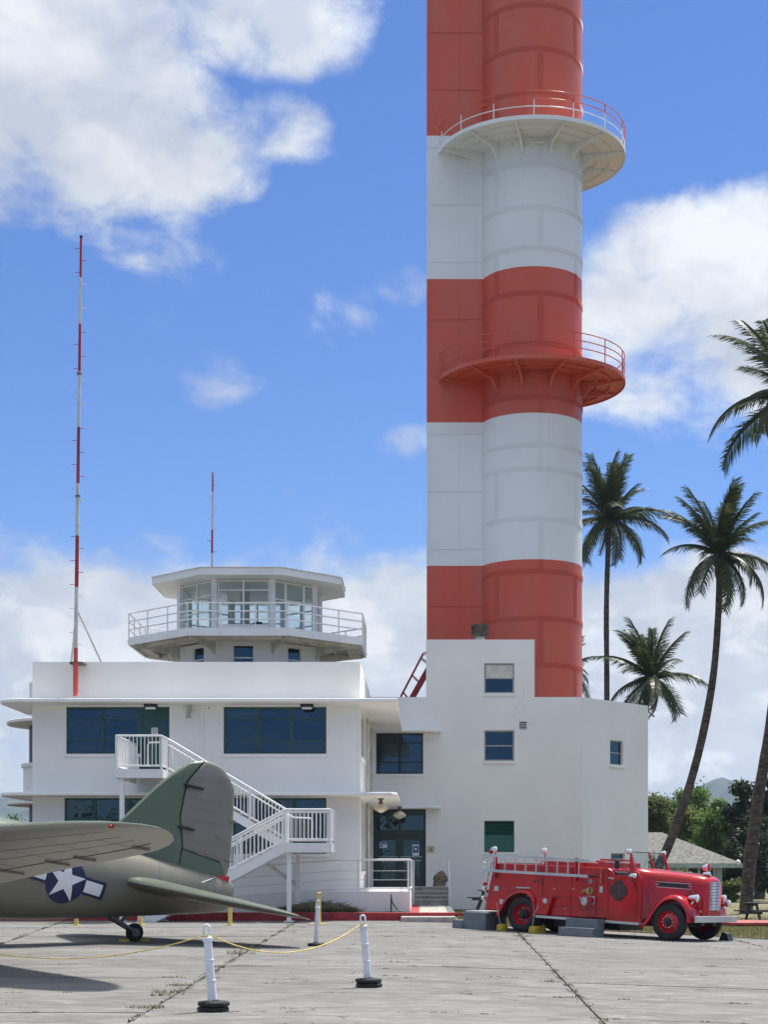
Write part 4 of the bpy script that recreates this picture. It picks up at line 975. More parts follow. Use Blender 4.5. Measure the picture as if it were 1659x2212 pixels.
# galleries
RP = 202 * 74 / F
for zb, lab in ((33.50, 'white ring gallery with red upper rails'), (23.36, 'red ring gallery')):
    zt = zb + .17
    dk = MB(); A0, A1 = -80.4, 232
    curved(dk, A0, A1, TR, RP - .02, zt - .10, zt - .04, 64); dk = dk.build('gallery_deck', M['tower'], tw, smooth=30); dk['label'] = lab
    mb = MB(); curved(mb, A0, A1, RP - .018, RP + .02, zb, zt, 64); mb.build('rim', M['tower'], dk, smooth=30)
    for r in (TR + .72, TR + 1.3):
        mb = MB(); curved(mb, A0, A1, r - .035, r + .035, zb - .03, zt - .10, 64); mb.build('purlin_ring', M['tower'], dk, smooth=30)
    for a in [-73 + 30 * i for i in range(11)]:
        d = V(sin(radians(a)), -cos(radians(a)), 0); t = V(d.y, -d.x, 0) * .05; c = V(TX, TY, 0) - t
        MB().extrude([(TR, zb - .62), (TR + .10, zb - .62), (TR + .42, zb - .24), (RP - .15, zb - .02), (RP - .02, zb + .06), (TR, zb + .06)], c, d, (0, 0, 1), t * 2).build('bracket', M['tower'], dk)
    mb = MB()
    aa = [A0 + (A1 - A0) * i / 80 for i in range(81)]
    for dz in (.38, .70, 1.03): mb.tube([tpt(a, RP - .02, zt + dz) for a in aa], .022, 6)
    mb.build('gallery_rails', M['tower'], dk, smooth=60)
    for a in [-74 + 24 * i for i in range(13)]:
        p = tpt(a, RP - .02, 0); MB().tube([p + V(0, 0, zb + .02), p + V(0, 0, zt + 1.03)], .026, 6).build('rail_post', M['tower'], dk, smooth=60)
    for a, L in ((4, .25), (-24, .05), (-8, .05), (22, .05), (58, .05)):
        p = tpt(a, TR + .12, zb - .22); d = V(cos(radians(a)), sin(radians(a)), 0); MB().beam(p - d * L, p + d * L, .09, .09).build('gallery_lamp', M['lens'] if zb > 30 else M['tower'], dk)
cc = MB(); cc.lathe([(TR + .3, 0), (TR + .3, .3), (0, .3)], (TX, TY, TOPZ), (0, 0, 1), 40); cc.box(sx0 - .1, sx1 + 1.2, SY - .1, SY + 3.7, TOPZ, TOPZ + .25); cc.build('top_cap', M['tower'], tw)

# roof furniture
vx, vy = wx(1037, 69.2), 69.2
rv = thing('roof_ventilator', 'rusty brown round ventilator on a tapered stack above the stair penthouse', 'ventilator', (vx, vy, PZ - .2))
mb = MB(); mb.lathe([(.31, -.25), (.29, 0), (.20, .12), (.20, .3)], (vx, vy, 11.15), (0, 0, 1), 16); mb.build('stack', M['offwhite'], rv, smooth=40)
mb = MB(); mb.lathe([(.20, .28), (.36, .30), (.36, .36), (.33, .36), (.33, .74), (.36, .74), (.36, .79), (.0, .86)], (vx, vy, 11.15), (0, 0, 1), 12); mb.build('cowl', M['rust'], rv)
for i in range(12):
    a = (i + .5) * pi / 6; MB().box(-.03, .03, -.02, .02, .36, .74)
    q = MB().obox((vx + .335 * cos(a), vy + .335 * sin(a), 11.15 + .55), (.04 * cos(a + .6), .04 * sin(a + .6), 0), (-.006 * sin(a + .6), .006 * cos(a + .6), 0), (0, 0, .19)); q.build('fin', M['rust'], rv)
rs = thing('roof_steps', 'dark red steel ladder stair leaning up to the striped tower from the low roof', 'ladder', (-.4, 71, 8.3))
D = 71.2
lo, hi = at(880, 1525, D), at(934, 1430, D)
for y in (-.3, .3):
    MB().beam(lo + V(0, y, 0), hi + V(0, y, 0), .06, .22).build('stringer', M['ladder_red'], rs)
    a, b = at(866, 1504, D), at(914, 1412, D)
    MB().tube([a + V(0, y, -.4), a + V(0, y, 0), b + V(0, y, 0), b + V(.12, y, .03), b + V(.4, y, .03)], .03, 6).build('handrail', M['ladder_red'], rs)
    for t in (.1, .5, .9): p = a.lerp(b, t); q = lo.lerp(hi, t); MB().tube([p + V(0, y, 0), q + V(0, y, .05)], .022, 6).build('rail_post', M['ladder_red'], rs)
for i in range(6): p = lo.lerp(hi, (i + .5) / 6); MB().box(p.x - .12, p.x + .12, p.y - .3, p.y + .3, p.z - .02, p.z + .02).build('tread', M['ladder_red'], rs)

# masts
def mast(label, px0, px1, D, segs, r0, r1, pegs, loc_z, base_r=None):
    yb, yt = segs[0][0], segs[-1][1]
    p0 = at(px0, yb, D); t = thing('antenna_mast', label, 'mast', p0)
    pos = lambda py: V(wx(px0 + (px1 - px0) * (yb - py) / (yb - yt), D), D, wz(py, D))
    rad = lambda py: r0 + (r1 - r0) * (yb - py) / (yb - yt)
    for (a, b, m) in segs: MB().tube([pos(a), pos(b)], [rad(a), rad(b)], 10).build('mast_section', M[m], t, smooth=50)
    for k_, py in enumerate(pegs):
        p = pos(py); s_ = -1 if k_ % 2 else 1; m = next((q[2] for q in segs if q[1] <= py <= q[0]), 'mastwhite')
        MB().tube([p + V(s_ * rad(py) * .8, 0, 0), p + V(s_ * (rad(py) + .16), 0, 0)], .011, 5).build('step_peg', M[m] if m != 'mastwhite' else M['mastwhite'], t)
    return t, pos
segs = [(1503, 1400, 'mastorange'), (1400, 1268, 'mastwhite'), (1268, 1157, 'mastred'), (1157, 1045, 'mastwhite'), (1045, 923, 'mastred'), (923, 803, 'mastwhite'), (803, 700, 'mastred'), (700, 600, 'mastwhite'), (600, 516, 'mastred')]
ms, pos = mast('tall red and white antenna mast rising from the canopy beside the control cab', 162.5, 175, 55.45, segs, .075, .038, [1392 - 25.9 * i for i in range(34)], 7.38)
for py in (808, 1072, 1430): MB().lathe([(.085, -.03), (.085, .03)], pos(py), (0, 0, 1), 12).build('collar', M['rust'], ms)
MB().lathe([(0, .08), (.05, .05), (.06, 0), (.04, -.02)], pos(513), (0, 0, 1), 10).build('finial', M['black'], ms)
MB().tube([pos(1430) + V(0, 0, -1.02), pos(1430)], .09, 12).build('base_sleeve', M['mastorange'], ms, smooth=50)
MB().box(pos(1430).x - .2, pos(1430).x + .25, 55.4, 56.2, wz(1432, 55.5) - .03, wz(1430, 55.5)).build('wall_clamp', M['rust'], ms)
MB().tube([pos(1315), V(wx(237, 58.2), 58.2, 8.36)], .035, 6).build('stay', M['mastwhite'], ms); MB().tube([pos(1325), V(wx(150, 58.2), 58.2, 8.36)], .035, 6).build('stay', M['mastwhite'], ms)
mast('thin red and white antenna rod on the control cab roof', 457.5, 459.5, 65.0, [(1235, 1195, 'mastwhite'), (1195, 1145, 'mastred'), (1145, 1062, 'mastwhite'), (1062, 1021, 'mastred')], .045, .03, [1192 - 24 * i for i in range(7)], 12.9)

# ================================================================== AIRCRAFT (tail, port wing)
ALP, PIT = radians(40), radians(10)
ph = V(-cos(ALP) * cos(PIT), -sin(ALP) * cos(PIT), sin(PIT)); plf = V(sin(ALP), -cos(ALP), 0); pu = ph.cross(plf)
PO = V(-6.72, 38.2, 0)
PM = Matrix(((ph.x, plf.x, pu.x, PO.x), (ph.y, plf.y, pu.y, PO.y), (ph.z, plf.z, pu.z, PO.z), (0, 0, 0, 1)))
air = thing('transport_plane', 'olive drab vintage transport plane with star insignia parked in front of the building', 'airplane', mat=PM)
B = lambda mb, n, m, p=air, **k: mb.build(n, m, p, local=True, **k)
def lerp(a, b, t): return a + (b - a) * t
def cat(pts, n):
    """smooth curve through points (tuples)"""
    out = []; P_ = [pts[0]] + list(pts) + [pts[-1]]
    for i in range(1, len(P_) - 2):
        for k in range(n):
            t = k / n; q = []
            for a, b, c, d in zip(P_[i - 1], P_[i], P_[i + 1], P_[i + 2]):
                q.append(.5 * ((2 * b) + (-a + c) * t + (2 * a - 5 * b + 4 * c - d) * t * t + (-a + 3 * b - 3 * c + d) * t ** 3))
            out.append(tuple(q))
    out.append(tuple(pts[-1])); return out
SEC = [(-2.49, 1.28, 1.72, .035), (-2.38, 1.14, 1.80, .09), (-2.1, 1.03, 1.86, .17), (-1.8, .95, 1.89, .25), (-.67, .73, 1.97, .45), (.4, .53, 2.04, .62), (1.43, .32, 2.10, .78), (3.41, 0.0, 2.19, .99), (5.5, -.12, 2.26, 1.09), (9, -.15, 2.28, 1.1), (12, 0, 2.25, 1.05), (13.8, .5, 1.95, .72), (14.6, .95, 1.55, .25)]
def fus_at(h):
    for i in range(len(SEC) - 1):
        if SEC[i][0] <= h <= SEC[i + 1][0]:
            t = (h - SEC[i][0]) / (SEC[i + 1][0] - SEC[i][0]); return [lerp(SEC[i][k], SEC[i + 1][k], t) for k in (1, 2, 3)]
def fus_side(h, z):
    b, t, w_ = fus_at(h); c = (b + t) / 2; r = (t - b) / 2; q = min(1, abs(z - c) / r)
    return w_ * (1 - q ** 2.1) ** (1 / 2.1)
secs = []
for s_ in cat(SEC, 4):
    h, b, t, w_ = s_; c, r = (b + t) / 2, (t - b) / 2; ring = []
    for j in range(40):
        a = 2 * pi * j / 40; ca, sa = cos(a), sin(a); e = 2 / 2.1
        ring.append((h, w_ * math.copysign(abs(ca) ** e, ca), c + r * math.copysign(abs(sa) ** e, sa)))
    secs.append(ring)
fz = B(MB().loft(secs), 'fuselage', M['fuselage'], smooth=40)
# fuselage skin joints
for h in (-1.35, -.1, 1.15, 2.9, 4.2):
    b, t, w_ = fus_at(h); c, r = (b + t) / 2, (t - b) / 2; pts = []
    for j in range(40):
        a = 2 * pi * j / 40; ca, sa = cos(a), sin(a); e = 2 / 2.1
        pts.append((h, (w_ + .001) * math.copysign(abs(ca) ** e, ca), c + (r + .001) * math.copysign(abs(sa) ** e, sa)))
    B(MB().tube(pts, .004, 4, closed=True), 'skin_joint', M['joint'], fz)
# national insignia on the fuselage side
def decal(name, polys, mat, off, par):
    mb = MB()
    for tri in polys:
        N = 10; (ax_, ay_), (bx_, by_), (cx_, cy_) = tri; idx = {}
        for i in range(N + 1):
            for j in range(N + 1 - i):
                u, v = i / N, j / N; h = ax_ + (bx_ - ax_) * u + (cx_ - ax_) * v; z = ay_ + (by_ - ay_) * u + (cy_ - ay_) * v
                idx[i, j] = len(mb.v); mb.v.append((h, fus_side(h, z) + off, z))
        for i in range(N):
            for j in range(N - i):
                mb.f.append((idx[i, j], idx[i + 1, j], idx[i, j + 1]))
                if j < N - i - 1: mb.f.append((idx[i + 1, j], idx[i + 1, j + 1], idx[i, j + 1]))
    me = bpy.data.meshes.new(name); me.from_pydata(mb.v, [], mb.f); me.materials.append(mat)
    return obj_from(name, me, par, True)
sc_h, sc_z, sR, tl = 2.45, 1.03, .515, radians(5)
def rot(a, b): return (sc_h + a * cos(tl) - b * sin(tl), sc_z + a * sin(tl) + b * cos(tl))
disc = [(rot(0, 0), rot(sR * cos(2 * pi * i / 36), sR * sin(2 * pi * i / 36)), rot(sR * cos(2 * pi * (i + 1) / 36), sR * sin(2 * pi * (i + 1) / 36))) for i in range(36)]
def quad(a0, a1, b0, b1): return [(rot(a0, b0), rot(a1, b0), rot(a1, b1)), (rot(a0, b0), rot(a1, b1), rot(a0, b1))]
bw = .06
ins = decal('insignia_disc', disc, M['insig_blue'], .022, air); ins['label'] = 'dark blue disc with white star and bars'
for s_ in (-1, 1): decal('bar_border', quad(s_ * sR * .93, s_ * (2 * sR + bw * .5), -sR * .36, sR * .36 + .02), M['insig_blue'], .0235, ins)
for s_ in (-1, 1): decal('bar', quad(s_ * sR * .99, s_ * (2 * sR - bw), -sR * .25, sR * .27), M['insig_white'], .028, ins)
st_o = [(sR * .985 * sin(2 * pi * i / 5), sR * .985 * cos(2 * pi * i / 5)) for i in range(5)]; st_i = [(sR * .376 * sin(2 * pi * (i + .5) / 5), sR * .376 * cos(2 * pi * (i + .5) / 5)) for i in range(5)]
star = []
for i in range(5): star += [(rot(0, 0), rot(*st_i[i - 1]), rot(*st_o[i])), (rot(0, 0), rot(*st_o[i]), rot(*st_i[i]))]
decal('star', star, M['insig_white'], .030, ins)
# fin and rudder
def blade(outline, tmax, h0, h1, tail=.012):
    """flat surface in the plane of symmetry with rounded leading edge"""
    secs = []; mb = MB(); n = len(outline)
    def th(h): t = max(0, min(1, (h1 - h) / (h1 - h0))); return tmax * (0.25 + .75 * sqrt(max(0, t)) * (1 - .55 * t)) + 0 * tail
    cx_ = sum(p[0] for p in outline) / n; cz_ = sum(p[1] for p in outline) / n
    for sgn in (1, -1):
        rings = [(1.0, .16), (.97, .62), (.9, .9), (.6, 1.0), (.0, 1.0)]
        vs = []; 
        for (k_, f_) in rings[:-1]:
            for (a, z) in outline:
                q = (cx_ + (a - cx_) * k_, cz_ + (z - cz_) * k_); vs.append((q[0], sgn * th(q[0]) * f_ / 2, q[1]))
        vs.append((cx_, sgn * th(cx_) / 2, cz_)); fs = []
        for r_ in range(3):
            for i in range(n): fs.append((r_ * n + i, r_ * n + (i + 1) % n, (r_ + 1) * n + (i + 1) % n, (r_ + 1) * n + i))
        for i in range(n): fs.append((3 * n + i, 3 * n + (i + 1) % n, 4 * n))
        mb.add(vs, fs)
    vs = [(a, .16 * th(a) / 2, z) for a, z in outline] + [(a, -.16 * th(a) / 2, z) for a, z in outline]
    mb.add(vs, [(i, (i + 1) % n, n + (i + 1) % n, n + i) for i in range(n)])
    return mb
fin_o = [(1.55, 1.95)] + cat([(1.30, 2.20), (.91, 2.65), (.55, 3.08), (.14, 3.58), (-.24, 3.99), (-.63, 4.33), (-.87, 4.46), (-1.10, 4.54)], 3) + [(-.74, 4.0), (-.69, 3.58), (-.67, 3.07), (-.87, 2.38), (-.87, 1.80), (.3, 1.80)]
rud_o = [(-.90, 2.35)] + [(-.70, 3.07), (-.72, 3.58), (-.77, 3.98)] + cat([(-1.13, 4.54), (-1.35, 4.55), (-1.59, 4.51), (-1.76, 4.41), (-1.9, 4.29), (-2.08, 4.04)], 3) + [(-2.16, 3.42), (-2.25, 2.52), (-2.27, 2.2), (-2.20, 1.80), (-1.95, 2.24), (-1.4, 2.32)]
B(blade(fin_o, .24, -.8, 1.4), 'fin', M['fin'], smooth=35)
rd_ = B(blade(rud_o, .19, -2.3, -.66), 'rudder', M['rudder'], smooth=35)
B(MB().tube([(-.885, 0, 2.36), (-.685, 0, 3.07), (-.705, 0, 3.58), (-.755, 0, 3.99), (-1.115, 0, 4.51)], .035, 6), 'rudder_gap_fill', M['black'], rd_)  # black filler added so the see-through hinge gap reads as shaded
B(MB().tube([(-.89, 0, 2.345), (-1.95, 0, 2.215)], .03, 6), 'rudder_gap_fill', M['black'], rd_)
B(MB().extrude([(-.85, 1.75), (-.87, 2.33), (-1.95, 2.20), (-2.25, 1.72)], (0, -.06, 0), (1, 0, 0), (0, 0, 1), (0, .12, 0)), 'tail_fairing', M['fin'])
for z in (3.86, 2.85): B(MB().box(-1.17 if z > 3 else -1.09, -.66, -.125, .125, z - .028, z + .022), 'hinge_slot', M['black'], rd_)
for (a, z) in ((-1.85, 2.81), (-2.16, 3.25), (-2.2, 2.3)): B(MB().box(a - .1, a + .12, .03, .085, z - .012, z + .012), 'tab_horn', M['rudder'], rd_)
for z in (2.62, 3.1, 3.38, 3.62, 4.1): B(MB().obox((-1.45, .086, z), (.62, -.02, -.02), (0, .002, 0), (0, 0, .0035)), 'rib_line', M['rudder'], rd_)
B(MB().obox((-2.05, .05, 1.83), (.22, 0, -.03), (0, .03, 0), (0, 0, .07)), 'lock_tag', M['flagred']); B(MB().tube([(-1.86, .12, 1.84), (-1.3, .42, 1.62)], .008, 4), 'lock_cord', M['insig_white']); B(MB().obox((-2.24, .04, 1.62), (.012, 0, 0), (0, .01, 0), (0, 0, .2)), 'lock_streamer', M['flagred'])
# tailplanes
def airfoil(ctr_le, ctr_te, thick, up, n=9):
    le, te = Vector(ctr_le), Vector(ctr_te); up = Vector(up); c = te - le; L = c.length; pts = []
    prof = [0, .012, .05, .12, .25, .42, .6, .8, 1.0]
    yt = lambda x: 5 * thick * (.2969 * sqrt(x) - .126 * x - .3516 * x * x + .2843 * x ** 3 - .1015 * x ** 4) + .002
    for x in prof: pts.append(le + c * x + up * yt(x) * L * 1.1)
    for x in prof[::-1][:-1]: pts.append(le + c * x - up * yt(x) * L * .9)
    return pts
def tailplane(sg):
    stn = [(.1, .95, -1.80), (.8, .80, -1.80), (2.2, .33, -1.74), (3.6, -.14, -1.62), (4.5, -.50, -1.50), (4.85, -.72, -1.40), (5.02, -.95, -1.22)]
    secs = []
    for l_, a, b in stn:
        dz = 1.32 - .095 * max(0, l_ - .3); secs.append(airfoil((a, sg * l_, dz), (b, sg * l_, dz - .04), .13 if l_ < 4.7 else .09, (0, 0, 1)))
    t_ = B(MB().loft(secs), 'tailplane', M['tailp'], smooth=40)
    B(MB().tube([(-.62, sg * .8, 1.19), (-.75, sg * 2.2, 1.06), (-.88, sg * 3.6, .93), (-.95, sg * 4.6, .85)], .014, 4), 'elevator_gap', M['black'], t_)
tailplane(1); tailplane(-1)
# wing: stations are (span, leading edge, trailing edge) measured along the ground plane
h0 = V(-cos(ALP), -sin(ALP), 0); PMI = PM.inverted()
Tw = PO + h0 * 6.8 + plf * 12.6; Tw.z = 2.16
hw_ = V(-cos(ALP) * cos(radians(14)), -sin(ALP) * cos(radians(14)), sin(radians(14))); sw_ = plf * cos(radians(3)) + V(0, 0, sin(radians(3))); nw_ = hw_.cross(sw_)
def wingpt(a, l_, drop=0):
    p = PO + h0 * a + plf * l_; p.z = Tw.z - ((p.x - Tw.x) * nw_.x + (p.y - Tw.y) * nw_.y) / nw_.z; return PMI @ (p - V(0, 0, drop))
WST = [(0.6, 9.7, 5.15), (4.7, 9.05, 5.55), (8.5, 8.36, 5.98), (9.9, 8.10, 6.10), (10.8, 7.95, 6.19), (11.6, 7.82, 6.30), (12.2, 7.68, 6.45), (12.6, 7.56, 6.62), (12.9, 7.42, 6.82), (13.08, 7.26, 7.0), (13.13, 7.16, 7.1)]
secs = [airfoil(wingpt(a, l_), wingpt(b, l_), .12 if l_ < 12.3 else .10, (0, 0, 1)) for l_, a, b in WST]
wg = B(MB().loft(secs), 'wing', M['wingp'], smooth=40); wg['label'] = 'rounded grey underside of the port wing tip'
def under(l_, frac):      # point on the underside at chord fraction
    for i in range(len(WST) - 1):
        if WST[i][0] <= l_ <= WST[i + 1][0]:
            t = (l_ - WST[i][0]) / (WST[i + 1][0] - WST[i][0]); a, b = lerp(WST[i][1], WST[i + 1][1], t), lerp(WST[i][2], WST[i + 1][2], t)
    le, te = wingpt(a, l_), wingpt(b, l_); c = te - le; x = frac; yt = 5 * .12 * (.2969 * sqrt(x) - .126 * x - .3516 * x * x + .2843 * x ** 3 - .1015 * x ** 4) + .002
    return le + c * x - V(0, 0, 1) * (yt * c.length * .9 + .002)
B(MB().tube([under(l_, .77) for l_ in (4.8, 6.5, 8, 9.5, 10.5, 11.3, 11.9, 12.1)], .007, 4), 'aileron_gap', M['black'], wg)
for l_ in (6.6, 8.6, 9.6, 11.6):
    a, b = under(l_, .72), under(l_ + .05, .90); B(MB().beam(a - V(0, 0, .02), b - V(0, 0, .02), .045, .035), 'aileron_hinge', M['rudder'], wg)
for fr in (.18, .38, .56): B(MB().tube([under(l_, fr) for l_ in (4.8, 7, 9, 10.5, 11.6, 12.1)], .003, 4), 'skin_joint', M['wingp'], wg)
for l_ in (6.0, 7.3, 8.9, 10.4, 11.5): B(MB().tube([under(l_, f_) for f_ in (.06, .2, .4, .6, .75)], .0028, 4), 'skin_joint', M['wingp'], wg)
wl_ = wingpt(7.60, 12.50); B(MB().lathe([(0, -.06), (.025, -.04), (.032, 0), (.025, .03), (0, .04)], wl_ - V(0, 0, .05), (1, .3, 0), 12), 'navigation_light', M['lens_red'], wg, smooth=60)
secs = [airfoil(PMI @ (PM @ wingpt(a, l_)) * 1 if False else V(wingpt(a, l_).x, -wingpt(a, l_).y, wingpt(a, l_).z), V(wingpt(b, l_).x, -wingpt(b, l_).y, wingpt(b, l_).z), .12, (0, 0, 1)) for l_, a, b in WST]
B(MB().loft(secs), 'wing', M['wingp'], smooth=40)
# tail wheel
zg = lambda x: 0
PL = lambda v: PMI @ Vector(v)
cxw = PO + V(0, 0, .215); 
axl = plf
mbw = MB().lathe([(.10, -.075), (.15, -.08), (.20, -.065), (.215, -.03), (.215, .03), (.20, .065), (.15, .08), (.10, .075)], (0, 0, 0), (0, 1, 0), 28)
tw_ = MB(); wc = PL(cxw)
for v in mbw.v: pass
tw_.lathe([(.10, -.075), (.15, -.085), (.195, -.07), (.215, -.035), (.215, .035), (.195, .07), (.15, .085), (.10, .075)], wc, (0, 1, 0), 28); tw_ = B(tw_, 'tail_wheel', M['rubber'], smooth=50)
hb = MB(); hb.lathe([(0, -.09), (.06, -.09), (.105, -.07), (.105, .07), (.06, .09), (0, .09)], wc, (0, 1, 0), 20); B(hb, 'hub', M['strut'], tw_, smooth=40)
sA = PL(at(236, 1984, 37.6)); mb = MB()
for s_ in (-.11, .11): mb.tube([wc + V(0, s_, 0), lerp(wc, sA, .55) + V(0, s_, .03), sA + V(0, s_ * .5, .05)], [.03, .04, .055], 8)
B(mb.box(wc.x - .03, wc.x + .03, wc.y - .12, wc.y + .12, wc.z - .02, wc.z + .02), 'wheel_fork', M['strut'], smooth=50)['kind'] = 'stuff'
B(MB().tube([lerp(wc, sA, .6) + V(0, 0, .03), V(wc.x + .12, 0, .75)], .045, 8), 'shock_strut', M['strut'], smooth=50)
for s_ in (-1, 1):
    p = PO + h0 * (.27 * s_); tag(MB().obox(p + V(0, 0, .035), h0 * .06, plf * .13, (0, 0, .035)).build('tail_chock', M['yellow']), 'small yellow chock %s the tail wheel of the plane' % ('ahead of' if s_ > 0 else 'behind'), 'chock')

# ================================================================== FIRE ENGINE
tn = V(.035, 0, 1).normalized()
tf, tr_ = V(6.49, 43.85, -.2272), V(2.74, 46.54, -.0959)
th_ = (tf - tr_).normalized(); tl_ = tn.cross(th_)
TM = Matrix(((th_.x, tl_.x, tn.x, tr_.x), (th_.y, tl_.y, tn.y, tr_.y), (th_.z, tl_.z, tn.z, tr_.z), (0, 0, 0, 1)))
fe = thing('fire_engine', 'red vintage open cab fire engine with white ladder and chrome grille', 'fire engine', mat=TM)
T = lambda mb, n, m, p=fe, **k: mb.build(n, M[m], p, local=True, **k)
XZ = lambda mb, poly, y0, y1: mb.extrude(poly, (0, y0, 0), (1, 0, 0), (0, 0, 1), (0, y1 - y0, 0))
TWD = 2.4; TC = 1.2; WBS = 4.61
T(MB().box(-1.2, 5.25, .75, .95, .42, .62), 'frame_rail', 'black'); T(MB().box(-1.2, 5.25, 1.45, 1.65, .42, .62), 'frame_rail', 'black')
T(MB().box(.8, 2.9, .5, 1.9, .18, .45), 'underbody_tank', 'black'); T(MB().box(WBS - .07, WBS + .07, .3, 2.1, .36, .5), 'front_axle', 'black'); T(MB().box(-.12, .12, .3, 2.1, .4, .62), 'rear_axle', 'black')
body = T(XZ(MB(), [(-1.33, .56), (-1.08, 1.78), (-1.02, 1.88), (-.92, 1.93), (2.66, 1.90), (2.70, 1.86), (2.70, .50), (.55, .50), (.50, .6), (.40, .98), (.18, 1.14), (0, 1.17), (-.28, 1.12), (-.5, .95), (-.72, .70), (-.92, .56)], .12, 2.28), 'rear_body', 'red', bevel=.03, segs=3)
T(XZ(MB(), [(.50, 1.9), (2.64, 1.88), (2.64, 2.06), (2.2, 2.09), (2.18, 2.05), (.6, 2.07)], .30, 2.1), 'hose_box', 'red', body, bevel=.02)
T(MB().box(2.30, 2.60, .35, 1.5, 2.09, 2.14), 'hose_lid', 'red', body); T(MB().box(-.8, .45, .35, 2.05, 1.935, 1.95), 'hose_bed', 'black', body)
for x in (.62, 1.55, 2.35): T(MB().box(x - .004, x + .004, .108, .119, .56, 1.86), 'panel_joint', 'black', body)
T(MB().box(.62, 2.68, .108, .119, .77, .777), 'panel_joint', 'black', body); T(MB().box(.5, 2.68, .108, .119, 1.03, 1.037), 'panel_joint', 'black', body)
# compartment box on the running board
T(XZ(MB(), [(.52, .52), (.86, .52), (1.03, 1.0), (1.03, 1.03), (.52, 1.03)], -.02, .14), 'running_board_box', 'red', bevel=.012)
T(MB().lathe([(0, 0), (.06, 0), (.07, .012), (.0, .03)], (.80, -.022, .91), (0, -1, 0), 16), 'box_latch', 'silver')
# running board, tail step
T(XZ(MB(), [(.52, .43), (3.78, .37), (3.78, .44), (.52, .50)], -.06, .35), 'running_board', 'silver', bevel=.01); T(XZ(MB(), [(.52, .43), (3.78, .37), (3.78, .44), (.52, .50)], 2.05, 2.46), 'running_board', 'silver')
T(MB().box(-1.92, -1.1, .02, 2.38, .47, .53), 'tail_step', 'silver', bevel=.01)
# cab
cab_ = T(XZ(MB(), [(2.70, .45), (3.75, .42), (3.75, 1.62), (3.62, 1.80), (3.42, 1.84), (3.36, 1.80), (3.30, 1.70), (2.90, 1.70), (2.82, 1.82), (2.72, 1.88)], .10, .17), 'cab_side', 'red', bevel=.01)
T(XZ(MB(), [(2.70, .45), (3.75, .42), (3.75, 1.62), (3.62, 1.80), (3.42, 1.84), (3.36, 1.80), (3.30, 1.70), (2.90, 1.70), (2.82, 1.82), (2.72, 1.88)], 2.23, 2.30), 'cab_side', 'red')
T(MB().box(2.72, 3.3, .2, 2.2, .5, 1.15), 'seat_base', 'black'); T(XZ(MB(), [(2.72, 1.1), (3.0, 1.1), (2.92, 1.80), (2.78, 1.80)], .22, 2.18), 'seat_back', 'black', bevel=.04)
T(MB().box(2.75, 2.757, .094, .099, .55, 1.80), 'door_joint', 'black', cab_); T(MB().box(3.62, 3.627, .094, .099, .5, 1.75), 'door_joint', 'black', cab_); T(MB().box(2.757, 3.62, .094, .099, .55, .557), 'door_joint', 'black', cab_)
T(MB().tube([(2.72, .09, 1.62), (2.75, .04, 1.62), (2.92, .04, 1.60)], .016, 6), 'door_handle', 'silver', cab_)
# emblem with the engine number
eo = V(3.06, .092, 1.28)
def disc2(mb, c, poly, d0, d1): mb.extrude(poly, (c.x, c.y - d1, c.z), (1, 0, 0), (0, 0, 1), (0, d1 - d0, 0))
malt = []
for q in range(4):
    a0 = q * pi / 2
    for a, r in ((-.72, .19), (-.62, .235), (-.36, .275), (0, .268), (.36, .275), (.62, .235), (.72, .19)): malt.append((r * sin(a0 + a), r * 1.04 * cos(a0 + a)))
em_ = MB(); disc2(em_, eo, malt[::-1], 0, .006); em_ = T(em_, 'emblem', 'emblem', cab_)
def ringp(mb, cx_, cz_, ro, ri, d0, d1, n=28, sz=1.0):
    vs = []; 
    for i in range(n):
        a = 2 * pi * i / n
        for r in (ro, ri):
            for d in (d0, d1): vs.append((eo.x + cx_ + r * cos(a), eo.y - d, eo.z + cz_ + r * sz * sin(a)))
    fs = []
    for i in range(n):
        b, c = 4 * i, 4 * ((i + 1) % n); fs += [(b, c, c + 1, b + 1), (b + 2, b + 3, c + 3, c + 2), (b + 1, c + 1, c + 3, b + 3), (b, b + 2, c + 2, c)]
    return mb.add(vs, fs)
T(ringp(MB(), 0, 0, .155, .138, .006, .010), 'emblem_ring', 'emblem2', em_)
e8 = MB(); ringp(e8, 0, .047, .052, .024, .006, .012, 20); ringp(e8, 0, -.047, .060, .028, .0061, .0121, 20); T(e8, 'number_eight', 'emblem2', em_)['kind'] = 'stuff'
for q in range(4):
    a = pi / 4 + q * pi / 2; T(MB().obox(eo + V(.21 * sin(a), -.009, .21 * cos(a)), (.045 * sin(a), 0, .045 * cos(a)), (.012 * cos(a), 0, -.012 * sin(a)), (0, .003, 0)), 'emblem_ray', 'emblem2', em_)
# cowl and hood
def hsec(x, w_, zt, zb, rnd):      # open arch section across the hood
    pts = [(x, TC - w_, zb)]
    for k in range(9):
        a = pi - pi * k / 8; pts.append((x, TC + (w_ - rnd) * cos(a) / abs(cos(a)) * (1 if abs(cos(a)) > .01 else 0) + rnd * cos(a) if abs(cos(a)) > .01 else TC, zt - rnd * .75 + rnd * .75 * sin(a) if abs(cos(a)) > .01 else zt))
    pts.append((x, TC + w_, zb)); return pts
hood = [hsec(3.32, 1.10, 1.86, .45, .22), hsec(3.48, 1.09, 1.92, .44, .24), hsec(3.66, .98, 1.90, .5, .28), hsec(3.86, .86, 1.87, .6, .30), hsec(4.4, .76, 1.84, .6, .32), hsec(4.9, .62, 1.80, .6, .32), hsec(5.2, .53, 1.765, .6, .32), hsec(5.33, .47, 1.72, .62, .30), hsec(5.40, .40, 1.64, .66, .26)]
hd = T(MB().loft(hood), 'hood', 'red', smooth=45)
T(MB().box(3.852, 3.858, TC - .868, TC + .875, .7, 1.60), 'hood_joint', 'black', hd)
